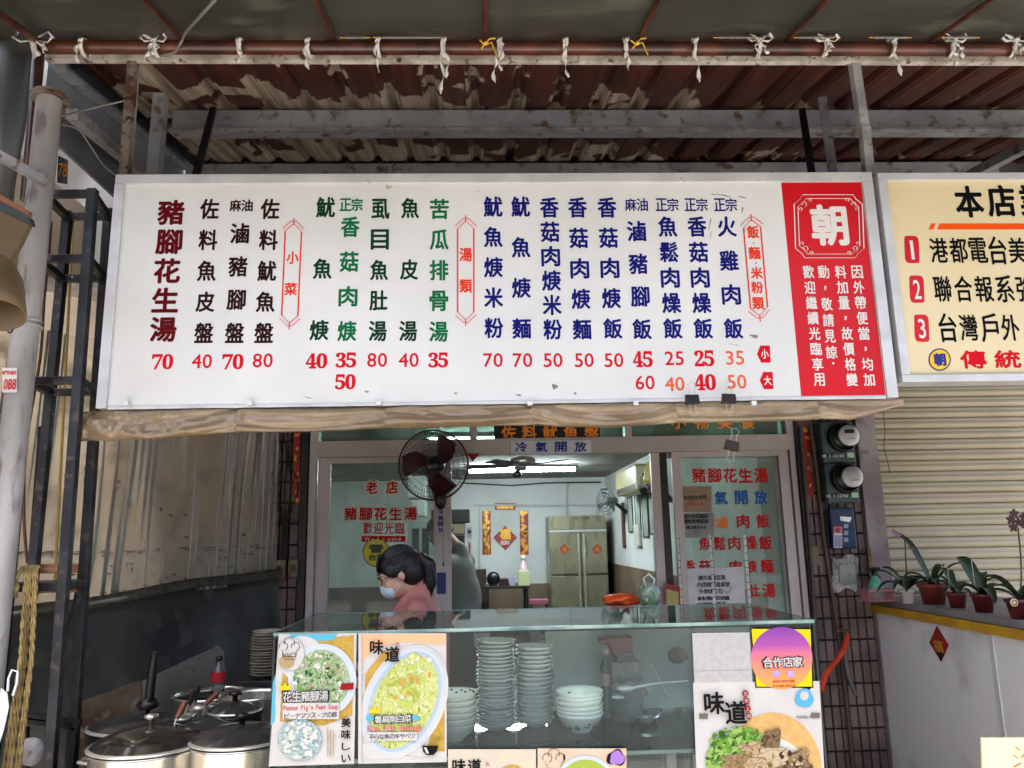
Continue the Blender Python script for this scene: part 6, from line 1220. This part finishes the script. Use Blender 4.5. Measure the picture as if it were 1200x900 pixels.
t = thing('sauce_bottle', 'small clear bottle with a red label standing behind the steel pot', 'bottle', W(255,812,3.6)); q = W(255,811,3.6); B().lathe([(0,-.0),(.026,0),(.030,.01),(.030,.03),(.027,.035),(.030,.04),(.031,.085),(.024,.10),(.012,.118),(.012,.13)], q, 22).build('bottle_body', glass('bottle_clear', (.8,.82,.82), 1, .05, .15), t); B().lathe([(.0315,.045),(.0315,.085)], q, 22).build('label_band', mat('label_red', (.70,.12,.16), .4), t); B().lathe([(0,.13),(.014,.13),(.014,.148),(0,.15)], q, 16).build('cap', M_blk, t)
t = thing('shelf_stand', 'dark stand under the small clear bottle', 'stand', (q.x,3.6,0)); mod_bevel(B().box(q.x-.12,q.x+.16,3.52,3.70,q.z-.015,q.z-.001).build('stand_top', M_dark, t)); B().box(q.x-.02,q.x+.02,3.6,3.64,0,q.z-.0155).build('leg', M_dark, t)
# plates at the back
zb = W(308,794,3.5).z; zt2 = W(308,741,3.5).z; pp = plate_proto('stacked_plate', .062, .018, mat('old_plate', (.60,.58,.52), .35, c2=(.50,.46,.38), ns=8), None); stack(pp, 16, 310, 3.5, zb, (zt2-zb)/16, '{} plate of the old stack left of the counter', 'old plates left of the counter')
t = thing('shelf_stand', 'dark stand holding the old plate stack', 'stand', (-.98,3.5,0)); x_ = W(310,800,3.5).x; mod_bevel(B().box(x_-.09,x_+.07,3.42,3.58,zb-.02,zb-.001).build('stand_top', M_dark, t)); B().box(x_-.02,x_+.02,3.48,3.52,0,zb-.0205).build('leg', M_dark, t)
# splash sheets
t = thing('splash_panel', 'greasy grey metal sheet leaning behind the pots', 'metal sheet', W(250,800,3.9)); mod_bevel(B().prism([W(x,y,3.9) for x,y in ((162,800),(254,757),(262,764),(266,860),(160,870))], (0,.012,0)).build('sheet', mat('greasy_sheet', (.42,.42,.40), .4, .3, c2=(.28,.28,.26), ns=3, wrn=.5), t))
t = thing('splash_panel', 'rusty brown board leaning at the left of the pots', 'board', W(130,830,3.5)); mod_bevel(B().prism([W(x,y,3.5) for x,y in ((95,822),(165,797),(168,870),(165,910),(92,910))], (0,.015,0)).build('sheet', mat('rusty_board', (.36,.31,.25), .7, c2=(.24,.14,.09), ns=5, c3=(.46,.42,.35)), t))
t = thing('old_burner', 'old steel frame with round plates at the bottom left', 'frame', W(60,850,3.3)); 
for a, c_ in (((22,842),(92,852)),((30,852),(30,905)),((86,852),(84,905)),((22,838),(95,846))): B().bar(W(*a,3.25), W(*c_,3.25), .02, .02).build('frame_bar', M_dark, t)
B().lathe([(0,0),(.05,0),(.052,.01),(0,.012)], W(38,880,3.25), 20, (0,-1,0)).build('dial', M_galv, t)
# ================================================================ right side
M_meter = mat('meter_teal', (.26,.34,.34), .4, c2=(.21,.29,.29), ns=8); M_mglass = glass('meter_glass', (.98,.98,.98), .8, .02); M_mwh = mat('meter_dial', (.95,.95,.95), .5)
def meter(label, x0, y0, x1, y1, cx, cy, lcd):
    Y = 4.60; a, c_ = W(x0,y0,Y), W(x1,y1,Y); t = thing('electricity_meter', label, 'electricity meter', ((a.x+c_.x)/2, 4.66, c_.z)); mod_bevel(B().box(a.x, c_.x, 4.60, 4.698, c_.z, a.z).build('case', M_meter, t), .012)
    q = W(cx, cy, 4.56); q.y = 4.60
    B().lathe([(.088,0),(.092,.02),(.086,.045),(.078,.05),(.078,.0)], q, 40, (0,-1,0)).build('ring', M_blk, t)
    B().lathe([(0,.02),(.077,.02),(.077,.024),(0,.024)], q, 36, (0,-1,0)).build('dial_back', mat('meter_dark', (.10,.14,.14), .4), t)
    d = q+V((.012,-.055,.004)); B().lathe([(0,0),(.060,0),(.062,.03),(.058,.034),(0,.034)], d, 36, (0,-1,0)).build('dial', M_mwh, t)
    if lcd: B().box(d.x-.028, d.x+.028, d.y-.0365, d.y-.0345, d.z+.012, d.z+.034).build('display', mat('lcd', (.12,.20,.22), .3), t)
    text(t, M_blk, [('15-4873' if lcd else 'No.2096',cx+2,cy+3,10,2.2)], lambda x, y: V((W(x,y,4.56).x+.012, d.y-.0345, W(x,y,4.56).z)), lift=.0008, name='lettering')
    B().lathe([(.064,.0),(.067,.02),(.066,.036),(.060,.040),(0,.041)], d, 30, (0,-1,0)).build('cover', M_mglass, t)
    pl = W(x0+14, y1-9, 4.59); pl.y = 4.5985; B().box(pl.x-.05, pl.x+.05, 4.594, 4.5985, pl.z-.012, pl.z+.008).build('name_plate', M_blk, t)
    B().box(c_.x-.055, c_.x-.015, 4.594, 4.5985, c_.z+.03, c_.z+.06).build('label_tag', mat('tag_green_white', (.65,.78,.65), .4), t); text(t, M_mwh, [('台電 3-22763',(x0+x1)/2-6,y1-8,26,3)], lambda x, y: V((W(x,y,4.59).x, 4.594, W(x,y,4.59).z)), lift=.0008, name='lettering')
meter('upper electricity meter with a small display on its dial', 961,494,1004,542, 989,512, True)
meter('lower electricity meter with a plain white dial', 966,543,1009,589, 993,560, False)
a, c_ = W(972,595,4.62), W(1006,643,4.62); t = thing('blue_box', 'dark blue wall box with stickers under the meters', 'box', a); mod_bevel(B().box(a.x, c_.x, 4.62, 4.698, c_.z, a.z).build('case', mat('dark_blue_plastic', (.13,.22,.36), .35, c2=(.10,.17,.30), ns=8), t), .012)
flat(t, 'sticker', mat('sticker_white', (.82,.80,.80), .4), rectp(977,617,987,642), 4.617, 0); flat(t, 'sticker', mat('sticker_red', (.78,.40,.38), .4), rectp(977,617,987,625), 4.617, 1); B().lathe([(.006,0),(.012,0),(.012,.001),(.006,.001)], W(982,621,4.614), 16, (0,-1,0)).build('emblem', mat('label_blue', 0), t)
for k in range(4): flat(t, 'blue_bar', mat('sticker_blue', (.10,.30,.65), .4), rectp(978+k*2.3,627,979.2+k*2.3,641), 4.617, 1)
flat(t, 'sticker', M_mwh, [(984,605),(998,606),(996,612),(985,610)], 4.617, 0)
for k in range(3): flat(t, 'sticker', mat('sticker_grey', (.55,.62,.68), .4), rectp(989,614+k*8,994,619+k*8), 4.617, 0)
t = thing('plastic_cover', 'crumpled milky plastic bag of papers hung below the blue box', 'bag', W(993,670,4.6)); random.seed(2)
def pcv(u, v):
    q = W(976+30*u-3*v, 652+40*v+3*math.sin(u*7), 4.66); return q+V((.006*MN.noise(V((u*4,v*4,1))), -.022*math.sin(PI*u)*math.sin(PI*min(1,v*1.1))-.022*abs(MN.noise(V((u*5,v*6,4))))-.010*abs(MN.noise(V((u*14,v*14,9)))), .012*MN.noise(V((u*5,v*3,7)))))
B().grid(pcv, 40, 40, th=(0,.004,0)).build('bag_film', mat('milky_plastic', (.50,.49,.47), .25, c2=(.66,.65,.63), ns=9, wrn=.4), t); flat(t, 'paper', M_pgrey, rectp(984,662,1002,684), 4.628, 0)
cable('conduit', 'brown conduit running down the tiled column beside the meters', [W(950,500,4.66), W(958,560,4.66), W(967,640,4.66), W(985,760,4.66), W(1000,900,4.66)], .012, mat('conduit_brown', (.33,.24,.20), .5), cat='conduit')
cable('conduit', 'dull grey conduit left of the brown one', [W(938,500,4.66), W(946,600,4.66), W(955,720,4.66), W(966,900,4.66)], .010, mat('conduit_grey', (.26,.25,.24), .5), cat='conduit')
cable('cable', 'black cable between the two meters and the blue box', [W(961,500,4.66), W(966,560,4.66), W(971,640,4.66), W(980,700,4.66)], .006, M_blkc)
cable('cable', 'grey hose kinked at the orange hose', [W(990,735,4.62), W(990,760,4.6), W(994,790,4.6), W(1003,815,4.62)], .012, mat('hose_grey', (.40,.40,.38), .5))
cable('hose', 'orange hose hanging diagonally on the tiled column', [W(993,744,4.55), W(990,758,4.5), W(982,772,4.45), W(968,790,4.35), W(962,810,4.3)], .015, mat('hose_orange', (.85,.27,.12), .4, c2=(.75,.2,.08), ns=10), cat='hose')
t = thing('tap', 'small metal tap above the orange hose', 'tap', W(988,742,4.62)); B().tube([W(988,736,4.68), W(988,740,4.58), W(992,745,4.56)], .012, 10).build('spout', M_rust, t); B().tube([W(981,740,4.6), W(996,737,4.6)], .006, 8).build('tap_handle', M_rust, t)
t = thing('small_plate_sign', 'yellowish switch plate on the tiled column left of the blue box', 'switch plate', W(955,650,4.68)); a, c_ = W(949,640,4.68), W(961,662,4.68); mod_bevel(B().box(a.x,c_.x,4.675,4.690,c_.z,a.z).build('plate', mat('old_ivory', (.45,.40,.28), .5), t), .003)
# crack line on shutter
cable('cable', 'thin dark wire hanging down the left of the shutter', [W(1035,482,4.70), W(1037,505,4.70), W(1036,525,4.70), W(1040,540,4.70), W(1043,555,4.70)], .0022, M_blkc)
# diamond on the partition
dm = thing('diamond_poster', 'red diamond poster with gold print on the white partition', 'poster', WX(1101,755,2.285)); XD = 2.2885
def dx(pts, m, k, nm): B().prism([WX(x,y,XD)+V((-k*.0008,0,0)) for x, y in pts], (-.0006,0,0)).build(nm, m, dm)
dx([(1098,733),(1112,756),(1103,776),(1089,753)], M_cred, 0, 'sheet'); dx([(1096,764),(1107,766),(1103,775)], M_blk, 1, 'print')
text(dm, M_cgold, [('福',1100,757,13,13)], lambda x, y: WX(x, y, XD), U=V((0,-1,0)), N=V((-1,0,0)), lift=.0025, bold=.03)
# cream placard bottom right
pc = thing('cream_placard', 'cream placard with red strokes in the bottom right corner', 'sign', W(1150,865,2.3)); 
mod_bevel(B().prism([W(x,y,2.3) for x,y in ((1151,865),(1290,865),(1290,1050),(1156,1050))], (0,.01,0)).build('board', mat('placard_cream', (.86,.80,.62), .5), pc), .002)
for a, c_ in (((1190,875),(1196,880)),((1187,884),(1194,889)),((1197,888),(1205,880)),((1188,899),(1197,894))): B().bar(W(*a,2.298), W(*c_,2.298), .003, .001).build('red_stroke', M_lred, pc)
B().box(W(1200,865,2.3).x, W(1200,865,2.3).x+.03, 2.312, 2.34, 0, .9).build('post', M_galv, pc)
# ---- orchids on the ledge
M_leaf = mat('orchid_leaf', (.14,.24,.12), .45, c2=(.07,.14,.07), ns=9, rnd=.3, c3=(.24,.28,.16), bump=.3, bs=40); M_stem = mat('orchid_stem', (.22,.16,.12), .5); M_terra = mat('red_clay_pot', (.52,.20,.15), .55, c2=(.42,.15,.11), ns=8); M_pw = mat('white_pot', (.76,.75,.74), .35); M_maroon = mat('maroon_pot', (.34,.09,.12), .3, c2=(.27,.07,.09), ns=8); M_soil = mat('bark_soil', (.12,.08,.05), .9, bump=.6, bs=60)
LZ = 1.2125
def leafmesh(p0, d, ln, wd, droop, up0=.5):
    droop *= .72; up0 *= 1.15; wd *= .85; ln *= .92
    d = V((d[0], d[1], 0)).normalized(); s_ = V((-d.y, d.x, 0))
    def fn(u, v):
        q = p0+d*(ln*u)+V((0,0,up0*ln*math.sin(min(1,u*1.1)*PI/2)-droop*ln*u*u)); w_ = wd*(math.sin(PI*min(1,(u*.93+.07)))**.55)*(v-.5); return q+s_*w_+V((0,0,abs(v-.5)*wd*.35))
    return B().grid(fn, 12, 4, th=(0,0,-.0022))
def potted(label, px, Y, r, h, m, leaves, flower=None, roots=0, stake=0):
    x = W(px, 690, Y).x; q = V((x, Y, LZ)); t = thing('potted_orchid', label, 'potted plant', q, 'orchids along the ledge'); 
    B().lathe([(0,0),(r*.72,0),(r*.95,h*.82),(r*1.06,h*.83),(r*1.08,h),(r*.97,h),(r*.9,h*.85),(0,h*.85)], q, 30).build('pot', m, t); B().lathe([(0,h*.9),(r*.8,h*.88),(r*.93,h*.86)], q, 24).build('soil', M_soil, t)
    for (a, ln, wd, dr, u0) in leaves: leafmesh(q+V((0,0,h*.9)), (math.cos(a), math.sin(a)), ln, wd, dr, u0).build('leaf', M_leaf, t)
    if flower:
        pts, fl, fc, fr = flower; P = [W(px_, py_, Y) for px_, py_ in pts]; P[0] = q+V((0,0,h*.9)); B().tube(P, .0035, 6).build('stem', M_stem, t)
        for (fx, fy) in fl:
            f0 = W(fx, fy, Y-.01)
            fo = B().ell(f0, (.006,.008,.006), 8).build('flower', fc, t)
            for k in range(5):
                a = k*2*PI/5+.3; c_ = f0+V((fr*.62*math.cos(a), -.003, fr*.62*math.sin(a))); B().ell(c_, (fr*.52,.003,fr*.36), 10, Matrix.Rotation(-a, 3, 'Y')).build('petal', fc, fo)
    for k in range(stake): B().tube([q+V((-.03+.09*k, 0, h*.9)), q+V((-.03+.09*k, .0, h*.9+.19))], .0018, 5).build('stake', M_spring, t)
    return t
M_fld = mat('flower_maroon', (.22,.04,.08), .5); M_flp = mat('flower_mauve', (.60,.42,.55), .5)
potted('small-flowered orchid in a white pot, leftmost on the ledge', 1063, 4.25, .042, .075, M_pw, [(3.3,.20,.05,.75,.45),(2.7,.16,.05,.2,.7),(.2,.22,.05,.7,.5),(5.6,.18,.045,.8,.5),(4.2,.20,.045,1.0,.6),(1.2,.14,.045,.3,.6),(3.8,.17,.04,.9,.6),(.7,.16,.045,.5,.6),(2.2,.13,.05,.1,.9)], ([(1063,690),(1062,665),(1061,645),(1060,628),(1056,626),(1047,623)], [(1047,623),(1052,628)], M_flp, .014))
potted('orchid with one tall leaf in a large red clay pot', 1093, 4.18, .072, .105, M_terra, [(1.9,.22,.055,.1,1.15),(.1,.26,.035,.2,.5),(3.2,.18,.05,.6,.45),(5.3,.13,.05,.9,.4),(2.8,.14,.05,.4,.6),(4.4,.14,.05,.8,.5),(.6,.17,.05,.3,.7)])
potted('bushy low orchid in a small red pot between two larger red pots', 1120, 3.95, .046, .075, M_terra, [(2.2,.10,.04,.2,.9),(.6,.12,.045,.5,.6),(3.6,.12,.045,.8,.5),(5.0,.10,.04,.9,.5),(1.2,.13,.03,.2,.9),(.0,.13,.03,.5,.5),(4.3,.12,.04,.9,.5),(2.8,.12,.04,.4,.7),(1.7,.11,.035,.1,1.1)], None, 0, 1)
potted('broad-leaved orchid in a dark red pot with a thin stake', 1150, 3.72, .050, .085, mat('dark_red_pot', (.36,.10,.09), .4), [(1.6,.16,.085,.05,1.0),(.1,.20,.075,.85,.45),(3.2,.15,.055,.5,.5),(5.6,.20,.06,1.3,.4),(2.6,.11,.05,.3,.6),(4.5,.16,.06,1.1,.5),(.9,.14,.06,.3,.8)], None, 0, 1)
tt = potted('dark-flowered orchid in a round maroon pot at the right edge', 1193, 3.42, .058, .085, M_maroon, [(3.1,.15,.07,.2,.75),(.3,.16,.07,.5,.5),(5.5,.12,.06,.6,.5),(2.5,.12,.05,.4,.9)], ([(1193,700),(1197,675),(1196,650),(1193,618)], [(1193,612),(1184,609),(1188,602),(1199,606),(1187,618),(1200,614)], M_fld, .020))
q = W(1188,706,3.36); B().lathe([(0,0),(.017,0),(.017,.004),(0,.004)], q, 18, (0,-1,0)).build('emblem', mat('emblem_ivory', (.80,.74,.60), .4), tt); B().lathe([(.008,.0045),(.011,.0045),(.011,.0055),(.008,.0055)], q, 18, (0,-1,0)).build('emblem_ring', M_maroon, tt)
# spray bottle in pink basket
bq = W(1027,688,4.42); bq.z = LZ; t = thing('pink_basket', 'small pink plastic basket at the left end of the ledge', 'basket', bq); M_pkp = mat('pink_plastic', (.72,.45,.50), .5); b = B()
for k in range(15): b.box(bq.x-.07+k*.0095, bq.x-.067+k*.0095, bq.y-.05, bq.y-.047, LZ, LZ+.065)
b.box(bq.x-.072, bq.x+.072, bq.y-.052, bq.y-.046, LZ+.055, LZ+.067); b.box(bq.x-.072, bq.x+.072, bq.y-.05, bq.y-.046, LZ+.001, LZ+.01); b.build('basket_front', M_pkp, t)
b = B(); b.box(bq.x-.072,bq.x-.068,bq.y-.046,bq.y+.05,LZ,LZ+.066); b.box(bq.x+.068,bq.x+.072,bq.y-.046,bq.y+.05,LZ,LZ+.066); b.box(bq.x-.068,bq.x+.068,bq.y+.046,bq.y+.05,LZ,LZ+.066); b.box(bq.x-.068,bq.x+.068,bq.y-.046,bq.y+.046,LZ,LZ+.003); b.build('basket_wall', M_pkp, t)
t = thing('spray_bottle', 'mint green spray bottle with a black trigger standing in the pink basket', 'spray bottle', bq); s0 = bq+V((-.005,0,.004)); B().lathe([(0,0),(.038,0),(.042,.01),(.040,.07),(.028,.105),(.013,.13),(.013,.14),(0,.14)], s0, 26).build('bottle_body', mat('mint_plastic', (.36,.66,.55), .3), t); B().lathe([(.015,.135),(.016,.16),(0,.162)], s0, 16).build('collar', M_blk, t)
b = B().bbox(s0.x-.035, s0.x+.035, s0.y-.009, s0.y+.009, s0.z+.16, s0.z+.182, .004); b.build('spray_head', M_blk, t); B().tube([s0+V((.012,0,.162)), s0+V((.02,0,.14)), s0+V((.036,0,.122))], .0035, 6).build('trigger', M_blk, t); B().lathe([(0,0),(.006,0),(.006,.014),(0,.014)], s0+V((-.035,0,.172)), 10, (-1,0,.2)).build('nozzle', M_blk, t)
finish_text()
